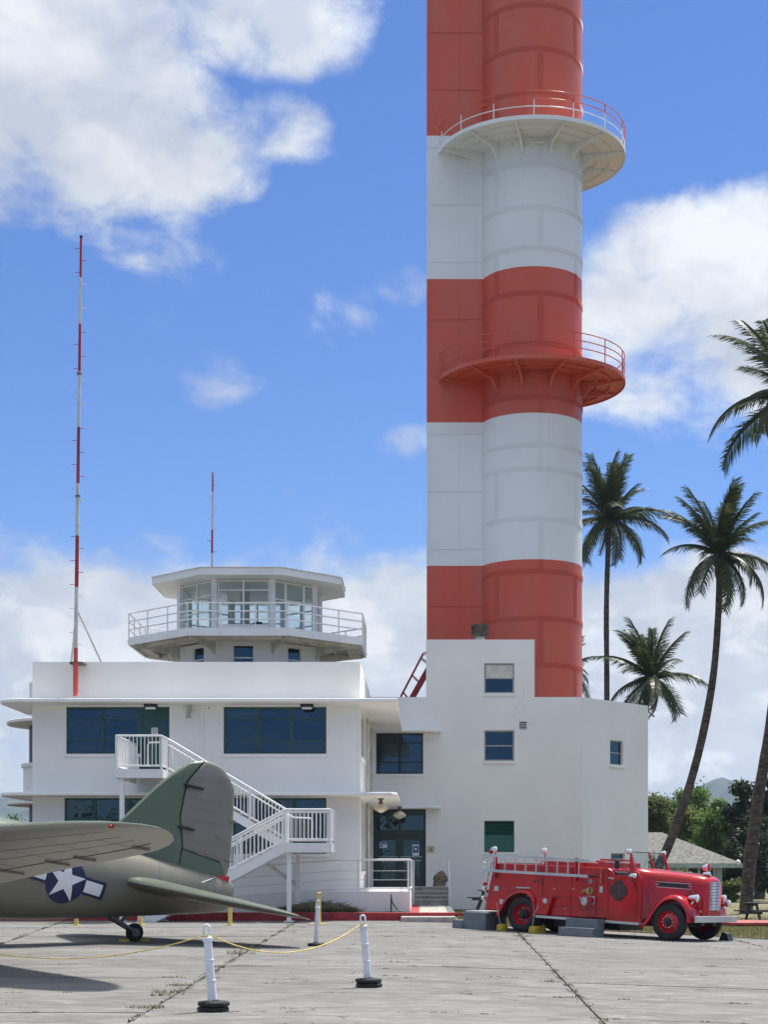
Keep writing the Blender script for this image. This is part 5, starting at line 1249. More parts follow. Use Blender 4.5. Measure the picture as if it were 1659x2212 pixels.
T(MB().tube([(3.98, TC - .865, 1.62), (4.4, TC - .765, 1.60), (4.9, TC - .625, 1.575), (5.3, TC - .49, 1.53)], .012, 6), 'hood_hinge', 'red', hd)
T(MB().tube([(3.98, TC, 1.875), (4.9, TC, 1.81), (5.28, TC, 1.755)], .012, 6), 'hood_hinge', 'silver', hd)
def hy(x): return TC - lerp(.838, .62, (x - 3.98) / .92) - .012
for k_, z in enumerate((1.565, 1.50, 1.425)):
    x0, x1 = (4.05 if k_ != 1 else 4.02), 5.0
    T(MB().beam((x0, hy(x0), z), (x1, hy(x1), z - .035), .02, .016), 'louver_trim', 'silver', hd)
T(MB().beam((4.12, hy(4.12) + .002, 1.497), (4.92, hy(4.92) + .002, 1.462), .028, .10), 'louver_slot', 'black', hd)
for x, z in ((3.86, .93), (5.05, 1.33)): T(MB().tube([(x, hy(max(x, 3.98)) - .03, z - .07), (x, hy(max(x, 3.98)) - .04, z + .05)], .012, 6), 'hood_latch', 'brass', hd)
# grille
gb = MB(); n = 14; arcp = lambda t, o_: (5.37 + o_ + .10 * cos(t) - .10 * (1 - cos(t)), TC + .40 * sin(t))
T(MB().extrude([arcp(-1.15 + 2.3 * i / n, -.03) for i in range(n + 1)] + [(5.15, TC + .3), (5.15, TC - .3)], (0, 0, .83), (1, 0, 0), (0, 1, 0), (0, 0, .79)), 'grille_backing', 'black')
for k_ in range(19):
    z = .86 + k_ * .0405; T(MB().tube([(*arcp(-1.15 + 2.3 * i / n, 0), z) for i in range(n + 1)], .0125, 5), 'grille_bar', 'chrome')
for y in (TC - .42, TC + .42): T(MB().box(5.18, 5.36, y - .03, y + .03, .6, 1.6), 'grille_surround', 'red', bevel=.02)
T(MB().box(5.12, 5.38, TC - .42, TC + .42, .6, .83), 'grille_apron', 'red', bevel=.03)
# fenders
def fender(path, y0, y1, name):
    pth = cat(path, 5); secs = []
    s_ = 1 if y1 > y0 else -1; W_ = abs(y1 - y0)
    for i, p in enumerate(pth):
        a, b = pth[max(i - 1, 0)], pth[min(i + 1, len(pth) - 1)]; dx, dz = b[0] - a[0], b[1] - a[1]; L = sqrt(dx * dx + dz * dz); nx, nz = -dz / L, dx / L
        q = lambda y, d: (p[0] - nx * d, y0 + s_ * y, p[1] - nz * d)
        secs.append([q(W_, .0), q(.2, 0), q(.10, .012), q(.03, .05), q(0, .12), q(.022, .135), q(.05, .07), q(.12, .04), q(.2, .035), q(W_, .035)])
    return T(MB().loft(secs), name, 'red', smooth=50)
RP_ = [(-.92, .47), (-.74, .76), (-.55, 1.02), (-.3, 1.18), (0, 1.23), (.25, 1.17), (.42, .98), (.49, .7), (.51, .46)]
FP_ = [(3.74, .37), (3.95, .60), (4.15, .90), (4.38, 1.13), (4.69, 1.24), (4.98, 1.16), (5.18, .95), (5.28, .72), (5.30, .51)]
fender(RP_, 0, .45, 'rear_fender'); fender(RP_, 2.4, 1.95, 'rear_fender'); fender(FP_, 0, .80, 'front_fender'); fender(FP_, 2.4, 1.60, 'front_fender')
for y0, y1 in ((.5, .80), (1.6, 1.9)): T(XZ(MB(), [(4.95, .55), (5.30, .52), (5.28, .75), (5.16, 1.0), (4.95, 1.12)], y0, y1), 'fender_nose', 'red', bevel=.03)
T(MB().box(-.25, .22, .08, .3, 1.235, 1.27), 'step_plate', 'silver')
# wheels
def wheel(x, y, s_, z=.5, front=True):
    w_ = MB().lathe([(.30, .02), (.36, .0), (.44, .005), (.485, .03), (.50, .07), (.50, .19), (.485, .23), (.44, .255), (.36, .26), (.30, .24)], (x, y, z), (0, s_, 0), 40); w_ = T(w_, 'wheel', 'rubber', smooth=40)
    if front: pr = [(.335, .03), (.325, .012), (.30, .03), (.285, .09), (.25, .085), (.19, .035), (.155, .02), (.0, .02)]
    else: pr = [(.335, .03), (.325, .012), (.30, .03), (.285, .10), (.24, .16), (.18, .17), (.0, .17)]
    r_ = T(MB().lathe(pr, (x, y, z), (0, s_, 0), 32), 'rim', 'red', w_, smooth=35)
    T(MB().lathe([(.115, .03), (.11, -.005), (.07, -.02), (.06, -.06), (.0, -.065)] if front else [(.14, .17), (.13, .08), (.09, .06), (.07, .01), (0, .005)], (x, y, z), (0, s_, 0), 20), 'hub', 'black', w_, smooth=40)
    if front:
        for k_ in range(10): a = 2 * pi * k_ / 10; T(MB().lathe([(.021, .02), (.021, -.008), (.012, -.022), (0, -.024)], (x + .148 * cos(a), y, z + .148 * sin(a)), (0, s_, 0), 8), 'lug_nut', 'chrome', w_)
        for a in (1.0, 4.1): T(MB().lathe([(.04, -.002), (.0, -.002)], (x + .235 * cos(a), y + s_ * .068, z + .235 * sin(a)), (0, s_, 0), 12), 'hand_hole', 'black', w_)
    else:
        for k_ in range(6): a = 2 * pi * k_ / 6 + .3; T(MB().lathe([(.05, -.002), (0, -.002)], (x + .215 * cos(a), y + s_ * .162, z + .215 * sin(a)), (0, s_, 0), 12), 'hand_hole', 'black', w_)
wheel(WBS, .03, 1); wheel(WBS, 2.37, -1); wheel(0, .03, 1, front=False); wheel(0, 2.37, -1, front=False); wheel(0, .34, 1, front=False); wheel(0, 2.06, -1, front=False)
# bumper, lamps
T(MB().box(5.42, 5.50, -.03, 2.43, .52, .69), 'bumper', 'silver', bevel=.012); T(MB().box(5.0, 5.42, .7, .8, .55, .62), 'bumper_iron', 'black'); T(MB().box(5.0, 5.42, 1.6, 1.7, .55, .62), 'bumper_iron', 'black')
def lamp(x, y, z, r, L, name='headlamp', lens='lens', par=fe):
    l_ = T(MB().lathe([(0, -L), (r * .45, -L * .92), (r * .8, -L * .55), (r, -.02), (r * 1.06, 0), (r * 1.06, .03), (r * .95, .035)], (x, y, z), (1, 0, 0), 22), name, 'chrome', par, smooth=45)
    T(MB().lathe([(r * .95, .033), (r * .6, .055), (0, .062)], (x, y, z), (1, 0, 0), 20), 'lens', lens, l_, smooth=60); return l_
lamp(5.27, .36, 1.16, .105, .30); lamp(5.27, 2.04, 1.16, .105, .30); lamp(5.34, 2.18, 1.03, .10, .26, 'fog_lamp')
for y, z in ((.36, .92), (2.04, .92)): T(MB().tube([(5.1, y, z), (5.16, y, z + .16)], .03, 8), 'lamp_bracket', 'chrome')
T(XZ(MB(), [(5.26, .72), (5.34, .72), (5.36, 1.02), (5.33, 1.22), (5.28, 1.2)], .64, .70), 'side_horn', 'red', bevel=.015); T(MB().lathe([(0, 0), (.045, .0), (.04, .03), (0, .05)], (5.32, .50, .80), (1, 0, 0), 14), 'turn_signal', 'brass')
sr = T(MB().lathe([(.10, 0), (.10, .03), (.05, .06), (.035, .14)], (5.18, TC, 1.755), (0, 0, 1), 18), 'siren', 'chrome', smooth=45)
T(MB().lathe([(0, -.14), (.07, -.12), (.115, 0), (.125, .05), (.11, .05)], (5.15, TC, 1.99), (1, 0, 0), 20), 'siren_body', 'chrome', sr, smooth=45); T(MB().lathe([(.11, .048), (.06, .075), (0, .08)], (5.15, TC, 1.99), (1, 0, 0), 18), 'red_lens', 'lens_red', sr, smooth=60)
T(MB().lathe([(0, -.16), (.05, -.13), (.075, 0), (.06, .06), (0, .08)], (5.22, TC - .09, 1.81), (1, 0, 0), 14), 'siren_motor', 'chrome', sr, smooth=45)
# windshield
def wsp(y, t): return V(3.47 + .06 * (1 - abs(y - TC) / 1.0) - .17 * t, y, 1.88 + .47 * t)
for a, b in ((.26, TC - .03), (TC + .03, 2.14)):
    q = [wsp(a, .02), wsp(b, .02), wsp(b, .98), wsp(a, .98)]; d = V(.004, 0, .001); mb = MB(); mb.add([v - d for v in q] + [v + d for v in q], [(0, 1, 2, 3), (7, 6, 5, 4), (0, 4, 5, 1), (1, 5, 6, 2), (2, 6, 7, 3), (3, 7, 4, 0)])
    pn = T(mb, 'windscreen_pane', 'truckglass'); T(MB().tube([wsp(a, 1), wsp(b, 1)], .012, 6), 'top_trim', 'black', pn)
    m_ = wsp((a + b) / 2, 0); T(MB().tube([m_ + V(.03, -.1, 0), m_ + V(-.03, .12, .28)], .007, 5), 'wiper', 'black', pn)
for y, r in ((.23, .035), (TC, .03), (2.17, .035)): T(MB().tube([wsp(y, -.08), wsp(y, 1.02)], [r * 1.5 if y != TC else r, r], 8), 'windscreen_post', 'red', smooth=50)
T(MB().tube([wsp(.2, -.05) + V(-.05, -.06, -.28), wsp(.2, .1) + V(-.03, -.04, 0), wsp(.2, .7)], [.10, .075, .05], 8), 'pillar', 'red', smooth=50)
lamp(3.29, .20, 2.36, .075, .14, 'spot_lamp'); lamp(3.29, 2.22, 2.36, .075, .14, 'spot_lamp'); lamp(3.55, .05, 1.70, .075, .18, 'cowl_lamp')
swh = MB(); cs = V(3.32, 1.72, 1.84); ax_ = V(-.75, 0, .66).normalized(); sd_ = V(0, 1, 0); up_ = ax_.cross(sd_); swh.tube([cs + (sd_ * cos(i * pi / 12) + up_ * sin(i * pi / 12)) * .21 for i in range(24)], .014, 6, closed=True); T(swh, 'steering_wheel', 'black')
mr = T(MB().box(2.98, 3.06, -.06, .10, 1.87, 2.12), 'mirror', 'black', bevel=.02); T(MB().tube([(3.02, .05, 1.95), (3.3, .08, 1.85), (3.5, .06, 1.55), (3.62, .09, 1.25)], .012, 6), 'mirror_arm', 'black', mr)
# ladder on the near side
ld = MB(); zt0, zt1, zb0, zb1 = 2.15, 2.07, 1.71, 1.64
ld = T(MB().beam((-1.34, -.02, zt0), (2.15, -.02, zt1), .035, .075), 'ladder', 'silver'); ld['label'] = 'white wooden ladder slung along the side'
T(MB().beam((-1.34, -.02, zb0), (2.18, -.02, zb1), .035, .075), 'ladder_rail', 'silver', ld)
for k_ in range(9): x = -.93 + k_ * .3475; f_ = (x + 1.34) / 3.5; T(MB().tube([(x, -.02, lerp(zt0, zt1, f_)), (x, -.02, lerp(zb0, zb1, f_))], .020, 6), 'rung', 'silver', ld)
T(MB().beam((2.14, -.02, zb1 + .005), (2.36, -.02, zb1 - .005), .05, .05), 'ladder_tip', 'black', ld); T(MB().tube([(-1.1, -.02, 2.11), (-1.28, -.02, 2.08), (-1.33, -.02, 1.98), (-1.26, -.02, 1.92), (-1.34, -.02, 1.85), (-1.28, -.02, 1.74)], .012, 5), 'ladder_hook', 'silver', ld)
for x in (-.96, 1.72): T(MB().box(x - .03, x + .03, .0, .12, 1.5, 2.14), 'ladder_bracket', 'red')
T(MB().tube([(-.90, .25, 1.92), (-.90, .25, 2.06), (2.3, .25, 2.02)], .016, 6), 'side_rail', 'silver'); T(MB().tube([(.38, .3, 1.94), (.48, .3, 2.03), (.6, .3, 2.05)], .016, 6), 'grab_rail', 'red'); T(MB().tube([(2.5, .3, 2.05), (3.3, .3, 2.04)], .015, 6), 'side_rail', 'silver')
T(MB().tube([(-1.36, .15, .75), (-1.22, .1, 1.55), (-1.12, .1, 1.9), (-.98, .12, 2.04)], .022, 6), 'grab_rail', 'chrome')
for x, y, z, c in ((-.97, .06, 2.27, 1), (.52, .35, 2.27, 0)):
    p = T(MB().tube([(x, y, 1.9), (x, y, z - .04)], .02, 6), 'lamp_post', 'red'); lamp(x - .03, y, z + .05, .085, .14, 'deck_lamp', par=fe)
    if c: T(MB().lathe([(0, -.06), (.06, -.04), (.075, .0), (.06, .05), (0, .06)], (x - .16, y, z - .02), (1, 0, 0), 14), 'red_lamp', 'lens_red', smooth=60)
for z, m_ in ((1.32, 'lens_red'), (1.18, 'chrome'), (.92, 'chrome')): T(MB().lathe([(0, -.05), (.05, -.04), (.06, 0), (.05, .04), (0, .05)], (-1.30 + (1.32 - z) * -.1, .06, z), (1, 0, 0), 12), 'tail_lamp', m_, smooth=60)
# pump panel fittings
gg = T(MB().lathe([(.055, 0), (.055, .02), (.04, .022), (0, .022)], (2.16, .118, 1.50), (0, -1, 0), 18), 'pressure_gauge', 'silver'); T(MB().lathe([(.035, .023), (0, .024)], (2.16, .118, 1.50), (0, -1, 0), 14), 'dial', 'black', gg)
v_ = T(MB().lathe([(.11, 0), (.11, .02), (.07, .03), (.05, .12), (.06, .14), (0, .15)], (2.14, .118, 1.25), (0, -1, 0), 18), 'valve', 'brass'); T(MB().tube([(2.14, .03, 1.27), (2.02, .0, 1.24), (1.95, .0, 1.2)], .035, 8), 'valve_body', 'brass', v_); T(MB().tube([(2.14, .0, 1.25), (2.22, -.03, 1.13)], .018, 6), 'valve_lever', 'brass', v_); T(MB().lathe([(0, -.03), (.035, 0), (0, .03)], (2.12, .02, 1.38), (0, 0, 1), 10), 'valve_knob', 'lens_red', v_)
ip = T(MB().box(2.05, 2.32, .10, .119, .87, 1.10), 'inlet_plate', 'silver'); T(MB().lathe([(.10, 0), (.10, .10), (.11, .10), (.11, .16), (0, .165)], (2.20, .10, .98), (0, -1, 0), 20), 'inlet_pipe', 'red', ip, smooth=45); T(MB().lathe([(.11, 0), (.115, .05), (0, .06)], (2.10, -.05, .96), (-.3, -1, 0), 20), 'inlet_cap', 'silver', ip, smooth=45)
T(MB().beam((1.96, -.1, 1.07), (2.12, -.1, .82), .03, .02), 'cap_lug', 'silver', ip)
T(MB().box(2.46, 2.56, .09, .1, 1.21, 1.38), 'data_plate', 'silver'); T(MB().tube([(2.55, .06, 1.86), (2.51, .06, 1.84), (2.51, .06, 1.47), (2.53, .1, 1.45)], .018, 6), 'drain_pipe', 'brass')
for x in (.35, .48, .61): T(MB().lathe([(.035, 0), (.035, .006), (0, .008)], (x, .118, 1.44), (0, -1, 0), 10), 'vent_plug', 'emblem')
for x, z, w_ in ((-.93, 1.2, .07), (-.74, .83, .06)): T(MB().box(x - w_, x + w_, .1, .119, z - .07, z + .07), 'marker_plate', 'silver')
for x, z in ((1.0, 1.26), (1.62, 1.28), (1.36, .72)): T(MB().obox((x, .11, z), (.04, 0, -.012), (0, .006, 0), (0, 0, .01)), 'latch', 'silver')
# wheel chocks, rope, step blocks
def on_truck(x, y): p = TM @ V(x, y, 0); p.z = gz(p.x); return p
def rel(label, name, cat_, x, y, fn):
    p = on_truck(x, y); m = Matrix.LocRotScale(p, TM.to_quaternion(), None); t = thing(name, label, cat_, mat=m); fn(t); return t
def chock(L):
    def f(t):
        mb = MB(); mb.lathe([(0, 0), (.10, 0), (.10, L), (0, L)], (0, -.02, .10), (0, 1, 0), 14); mb.build('roller', M['yellow'], t, local=True, smooth=40); MB().box(-.11, .11, .0, L - .03, .0, .10).build('foot', M['yellow'], t, local=True)
        MB().tube([(0, .02, .18), (.06 if L > .3 else -.06, -.02, .5), (.2 if L > .3 else -.12, -.03, .8)], .006, 5).build('pull_cord', M['plastic'], t, local=True)
    return f
rel('short yellow wheel chock behind the rear wheel of the fire engine', 'wheel_chock', 'chock', -.66, -.05, chock(.28)); rel('long yellow wheel chock ahead of the rear wheel of the fire engine', 'wheel_chock', 'chock', .58, -.32, chock(.62))
rel('black rubber chock by the far front tyre of the fire engine', 'wheel_chock', 'chock', 5.2, 2.15, lambda t: XZ(MB(), [(-.1, 0), (.2, 0), (.14, .2), (.0, .24)], 0, .28).build('block', M['black'], t, local=True))
def steps(L, d0, d1, hh_):
    def f(t):
        MB().box(0, L, 0, d0, 0, hh_).build('lower_step', M['stepgrey'], t, local=True, bevel=.01); MB().box(.02, L - .02, d0 + .002, d1, 0, hh_ * 2).build('upper_step', M['stepgrey'], t, local=True, bevel=.01)
    return f
s1 = rel('grey two tier step block beside the running board of the fire engine', 'step_block', 'step', 1.72, -.80, steps(1.05, .34, .72, .24))
q_ = TM.to_quaternion() @ Matrix.Rotation(radians(-90), 3, 'Z').to_quaternion()
p = on_truck(-2.35, 1.15); t_ = thing('step_block', 'grey two tier step block below the tail step of the fire engine', 'step', mat=Matrix.LocRotScale(p, q_, None)); steps(1.15, .36, 1.15, .24)(t_)

# ================================================================== POSTS, ROPES, BOLLARDS
def post(px_top, px_bot, py_bot, h, r, bases, label, group=None):
    D = H * F / (py_bot - PY)
    for _ in range(3): x = wx(px_bot, D); D = (H - gz(x)) * F / (py_bot - PY)
    g0 = V(x, D, gz(x)); lean = V(wx(px_top, D) - x, -.02, h); ax = lean.normalized()
    t = thing('delineator_post', label, 'post', g0, 'white rope posts')
    for k in range(bases): MB().lathe([(0, 0), (.17, 0), (.19, .012), (.19, .045), (.175, .06), (.07, .066), (.06, .08)], g0 + V(random.uniform(-.008, .008), 0, .064 * k), (0, 0, 1), 8 if bases > 1 else 24).build('rubber_base', M['rubber'], t, smooth=30)
    b0 = .064 * bases; prof = [(.058, b0)]
    L = h - .17
    for z in (.42, .70): prof += [(.0515, L * z - .012), (.058, L * z - .008), (.058, L * z + .008), (.051, L * z + .012)]
    prof += [(.05, L - .05), (.058, L - .04), (.06, L - .0), (.045, L + .015), (0, L + .018)]
    MB().lathe([(a * r, b) for a, b in prof], g0, ax, 20).build('tube', M['plastic'], t, smooth=35)
    c = g0 + ax * L; sd = V(1, 0, 0); pts = [c - sd * .032, c - sd * .034 + ax * .10] + [c + ax * .12 + V(-.034 * cos(a), 0, .034 * sin(a)) for a in (.3, .8, pi / 2, pi - .8, pi - .3)] + [c + sd * .034 + ax * .10, c + sd * .032]
    MB().tube(pts, .0145, 8).build('loop_handle', M['plastic'], t, smooth=60)
    return g0 + ax * (L + .03)
pA = post(446, 461, 2184, 1.05, 1.0, 2, 'white rope post on two stacked black rubber bases left of centre, the nearest post')
pB = post(783, 796, 2131, 1.05, .98, 2, 'leaning white rope post in the middle, in front of the entrance walk')
pC = post(687, 683, 2042, 1.02, .95, 1, 'upright white rope post farther back near the red kerb')
def rope(a, b, sag, label, n=28):
    pts = []
    for i in range(n + 1): t = i / n; p = a.lerp(b, t); p = p.copy(); p.z -= sag * 4 * t * (1 - t); pts.append(p)
    mb = MB(); mb.tube(pts, .0085, 6); o = mb.build('rope', M['rope'], smooth=60); return tag(o, label, 'rope')
eL = V(-6.9, 21.4, .98)
r1 = rope(eL, pA + V(-.03, 0, 0), .36, 'yellow rope running from the nearest white post out past the left')
r2 = rope(pA + V(.04, 0, 0), pB + V(-.03, 0, 0), .30, 'yellow rope sagging between the two near white posts')
for p, r_ in ((pA, r1), (pB, r2)): MB().lathe([(.036, -.012), (.05, 0), (.036, .012)], p + V(0, 0, -.01), (0, 0, 1), 10).build('rope_knot', M['rope'], r_)
for i, (px, yb, yt, lab) in enumerate(((165, 1998, 1930, 'pale yellow bollard half hidden under the fuselage belly'), (304, 1997, 1930, 'pale yellow bollard behind the tail wheel strut'), (497, 1998, 1927, 'pale yellow bollard behind the tail cone of the plane'), (689, 1996, 1928, 'pale yellow bollard behind the upright white rope post'))):
    D = H * F / (yb - PY); x = wx(px, D); hh_ = wz(yt, D)
    t = thing('bollard', lab, 'bollard', (x, D, 0), 'yellow bollards along the kerb')
    MB().tube([(x, D, 0), (x, D, hh_ - .02)], .062, 14).build('pipe', M['paleyellow'], t, smooth=50); MB().lathe([(.075, -.05), (.075, 0), (.05, .02), (0, .025)], (x, D, hh_), (0, 0, 1), 14).build('cap', M['yellow'], t, smooth=40); MB().box(x - .3 if i == 3 else x - .12, x + .3 if i == 3 else x + .12, D - .14, D + .14, 0.003, .018).build('base_plate', M['paleyellow'], t)

# ================================================================== SMALL THINGS BY THE ENTRANCE
rk = bmesh.new(); bmesh.ops.create_icosphere(rk, subdivisions=3, radius=1)
for v in rk.verts:
    n = v.co.normalized(); f_ = 1 + .18 * sin(3 * n.x + 1.2) * cos(2.3 * n.y) + .12 * sin(5 * n.z + 2 * n.x) + random.uniform(-.03, .03)
    v.co = V(n.x * .36 * f_, n.y * .28 * f_, n.z * .36 * f_ + .08 * n.x)
me = bpy.data.meshes.new('rock'); rk.to_mesh(me); rk.free(); me.materials.append(M['rock'])
o = obj_from('rock', me); o.location = (wx(950.5, 66.6), 66.6, .94 + .28); tag(o, 'brown boulder on the porch beside the entrance steps', 'rock')
hx = wx(845, 54.5); t = thing('standpipe', 'black water standpipe with hose on the planting bed before the porch', 'standpipe', (hx, 54.5, .24))
MB().tube([(hx, 54.5, .2), (hx, 54.5, .86)], .024, 8).build('pipe', M['black'], t); MB().lathe([(.03, 0), (.045, .02), (.03, .06)], (hx, 54.45, .80), (0, -1, .2), 10).build('tap', M['silver'], t)
MB().tube(cat([(hx, 54.42, .78), (hx + .06, 54.35, .55), (hx + .25, 54.3, .32), (hx + .5, 54.28, .26), (hx - .2, 54.25, .26), (hx - 1.1, 54.22, .255), (hx - 1.7, 54.3, .255)], 6), .022, 6).build('hose', M['black'], t, smooth=60)
def clippings():
    rd = random.Random(5); mb = MB()
    x0, x1 = wx(620, 54.3), wx(775, 54.3)
    for i in range(2600):
        x = rd.uniform(x0, x1); q = (x - x0) / (x1 - x0); hm = .42 * sin(pi * min(1, q * .85 + .12)); y = 54.3 + rd.uniform(-.25, .25); z = .24 + hm * rd.random() * (1 - abs(y - 54.3) * 2)
        a = rd.gauss(0, .5); L = rd.uniform(.12, .5); d = V(cos(a), rd.uniform(-.3, .3), sin(a) * .5) * L * rd.choice((-1, 1)); w_ = V(0, 0, 1) * rd.uniform(.006, .014)
        p = V(x, y, z); k = len(mb.v); mb.v += [tuple(p - w_), tuple(p + w_), tuple(p + d)]; mb.f.append((k, k + 1, k + 2))
    me = bpy.data.meshes.new('palm_clippings'); me.from_pydata(mb.v, [], mb.f); me.materials.append(M['dry']); tag(obj_from('palm_clippings', me), 'heap of dry palm clippings on the planting bed beside the porch', 'clippings', kind='stuff')
clippings()
grass_blades('bed_grass', 2600, lambda rd: (lambda q: (lerp(wx(600, 54.2), wx(770, 54.2), q), 54.15 + rd.uniform(-.15, .15)))(rd.random()), .22, M['weed'], 'green grass tuft under the palm clippings on the planting bed', 21, .24, .5, .012)
def picnic(name, label, x, y, rz, scale, mat, z=None):
    m = Matrix.LocRotScale(V(x, y, gz(x) + .05 if z is None else z), Matrix.Rotation(rz, 3, 'Z').to_quaternion(), V(scale, scale, scale)); t = thing(name, label, 'picnic table', mat=m)
    for i in range(5): MB().box(-.9, .9, -.37 + i * .15, -.23 + i * .15, .70, .74).build('top_plank', mat, t, local=True)
    for s_ in (-1, 1):
        MB().box(-.9, .9, s_ * .72 - .13, s_ * .72 + .13, .42, .46).build('bench_plank', mat, t, local=True)
        MB().box(s_ * .62 - .04, s_ * .62 + .04, -.80, .80, .34, .42).build('cross_beam', mat, t, local=True)
        for q in (-1, 1): MB().beam((s_ * .62 + .06, q * .28, .70), (s_ * .62 + .06, q * .62, 0), .05, .12).build('leg', mat, t, local=True)
        MB().box(s_ * .62 - .04, s_ * .62 + .04, -.36, .36, .62, .70).build('cross_beam', mat, t, local=True)
picnic('picnic_table', 'black picnic table on the lawn behind the front bumper of the fire engine', wx(1658, 61), 61, .25, 1.05, M['picnic'])
picnic('picnic_table', 'grey picnic table between the tail of the fire engine and the white wall', wx(1080, 63.5), 63.5, .9, 1.05, M['picnic_grey'], gz(2.4) + .2)

# ================================================================== HOUSES BEYOND
hs = thing('cottage', 'pale aqua cottage with grey hip shingle roof beyond the fire engine', 'house', (13, 95, -.4))
hx0, hx1, hy0, hy1 = wx(1340, 92), wx(1560, 92), 92, 104; ze, zb_ = wz(1869, 92), -.5
MB().box(hx0, hx1, hy0, hy1, zb_, ze).build('wall', M['housewall'], hs)
ex0_, ex1_, ey0_, ey1_ = wx(1330, 91.2), wx(1604, 91.2), 91.2, 105
zr = wz(1797, 97); rx_a, rx_b = wx(1395, 97), wx(1430, 97); zr2 = wz(1826, 95)
mb = MB(); mb.add([(ex0_, ey0_, ze + .12), (ex1_, ey0_, ze + .12), (ex1_, ey1_, ze + .12), (ex0_, ey1_, ze + .12), (rx_a, 97, zr), (wx(1455, 96.5), 97.5, zr2 + .1), (rx_b, 97, zr)], [(0, 1, 5, 6, 4), (1, 2, 5), (2, 3, 4, 6, 5), (3, 0, 4), (0, 3, 2, 1)]); rfh = mb.build('roof', M['houseroof'], hs)
MB().box(ex0_, ex1_ + .03, ey0_ - .06, ey0_, ze - .12, ze + .1).build('fascia', M['housewall'], rfh)
for a, b in ((1487, 1506), (1512, 1540)):
    f_ = MB().box(wx(a - 2, 92), wx(b + 2, 92), 91.93, 91.99, wz(1893, 92), wz(1873, 92)).build('window', M['white'], hs); MB().box(wx(a, 92), wx(b, 92), 91.88, 91.925, wz(1892, 92), wz(1875, 92)).build('pane', M['black'], f_)
MB().lathe([(0, -.16), (.12, -.1), (.16, 0), (.12, .1), (0, .16)], (wx(1594, 91.1), 91.05, ze + .18), (0, 0, 1), 14).build('globe_lamp', M['lens'], hs, smooth=60)
mb = MB(); hd_ = 150; mb.add([(wx(-60, hd_), hd_, -.3), (wx(72, hd_), hd_, -.3), (wx(72, hd_), hd_ + 12, -.3), (wx(-60, hd_), hd_ + 12, -.3), (wx(-60, hd_), hd_, 3.4), (wx(66, hd_), hd_, 3.4), (wx(72, hd_), hd_ + 12, 3.4), (wx(-60, hd_), hd_ + 12, 3.4)], [(0, 1, 5, 4), (1, 2, 6, 5), (2, 3, 7, 6), (3, 0, 4, 7), (0, 3, 2, 1), (4, 5, 6, 7)])
sh_ = thing('shed', 'low building with dark sloping roof beyond the left end of the white building', 'building', (-36, 155, 0)); mb.build('wall', M['housewall'], sh_)
mb = MB(); ra, rb_, rc = at(-90, 1786, 149), at(70, 1787, 149), at(-90, 1762, 156); mb.add([ra, rb_, V(rb_.x + 1, 164, rb_.z - .1), V(ra.x, 164, ra.z), rc, V(wx(0, 156), 156, wz(1764, 156))], [(0, 1, 5, 4), (1, 2, 5), (2, 3, 4, 5), (3, 0, 4), (0, 3, 2, 1)]); mb.build('roof', M['leftroof'], sh_)

# ================================================================== PALMS
def frond_mesh(name, L, droop, mat, seed, nl=46, wind=.25, blade=.55):
    """rachis leaves the origin along +x and bends down; leaflets hang on both sides"""
    rd = random.Random(seed); mb = MB(); pts = []; ang = 0.0; p = V(0, 0, 0); N = 18
    for i in range(N + 1):
        pts.append(p.copy()); a = -droop * (i / N) ** 1.4; p = p + V(cos(a), wind * .12 * (i / N), sin(a)) * (L / N)
    mb.tube(pts, [.045 * (1 - .85 * i / N) for i in range(N + 1)], 4)
    for s_ in (-1, 1):
        for k in range(nl):
            t = .10 + .90 * (k + rd.random() * .6) / nl; i = min(N - 1, int(t * N)); f_ = t * N - i; q = pts[i].lerp(pts[i + 1], f_); d = (pts[i + 1] - pts[i]).normalized()
            side = d.cross(V(0, 0, 1)).normalized() * s_; upv = side.cross(d) * s_
            ln = blade * (1 - .55 * abs(t - .42) ** 1.2 * 1.7) * rd.uniform(.8, 1.15); hang = rd.uniform(.35, 1.5)
            v1 = (side * .85 + d * .55 + V(wind * .3, wind * .2, 0) - V(0, 0, hang * .35)).normalized(); v2 = (v1 + V(0, 0, -hang * .9)).normalized()
            a_ = q; m_ = q + v1 * ln * .5; e_ = m_ + v2 * ln * .5; w_ = d * .0075
            b = len(mb.v); mb.v += [tuple(a_ - w_ * .7), tuple(a_ + w_ * .7), tuple(m_ + w_), tuple(m_ - w_), tuple(e_)]; mb.f += [(b, b + 1, b + 2, b + 3), (b + 3, b + 2, b + 4)]
    me = bpy.data.meshes.new(name); me.from_pydata(mb.v, [], mb.f); me.materials.append(mat); return me
FM = [frond_mesh('frond', 1.0, dr, M['frond'], 30 + i, 62, w_, bl) for i, (dr, w_, bl) in enumerate(((.5, .45, .25), (.95, .45, .26), (1.2, .35, .27), (1.35, .3, .26), (1.6, .2, .25)))]
FO_ = [frond_mesh('old_frond', 1.0, dr, M['frond_old'], 60 + i, 34, .2, .19) for i, dr in enumerate((1.5, 2.2))]
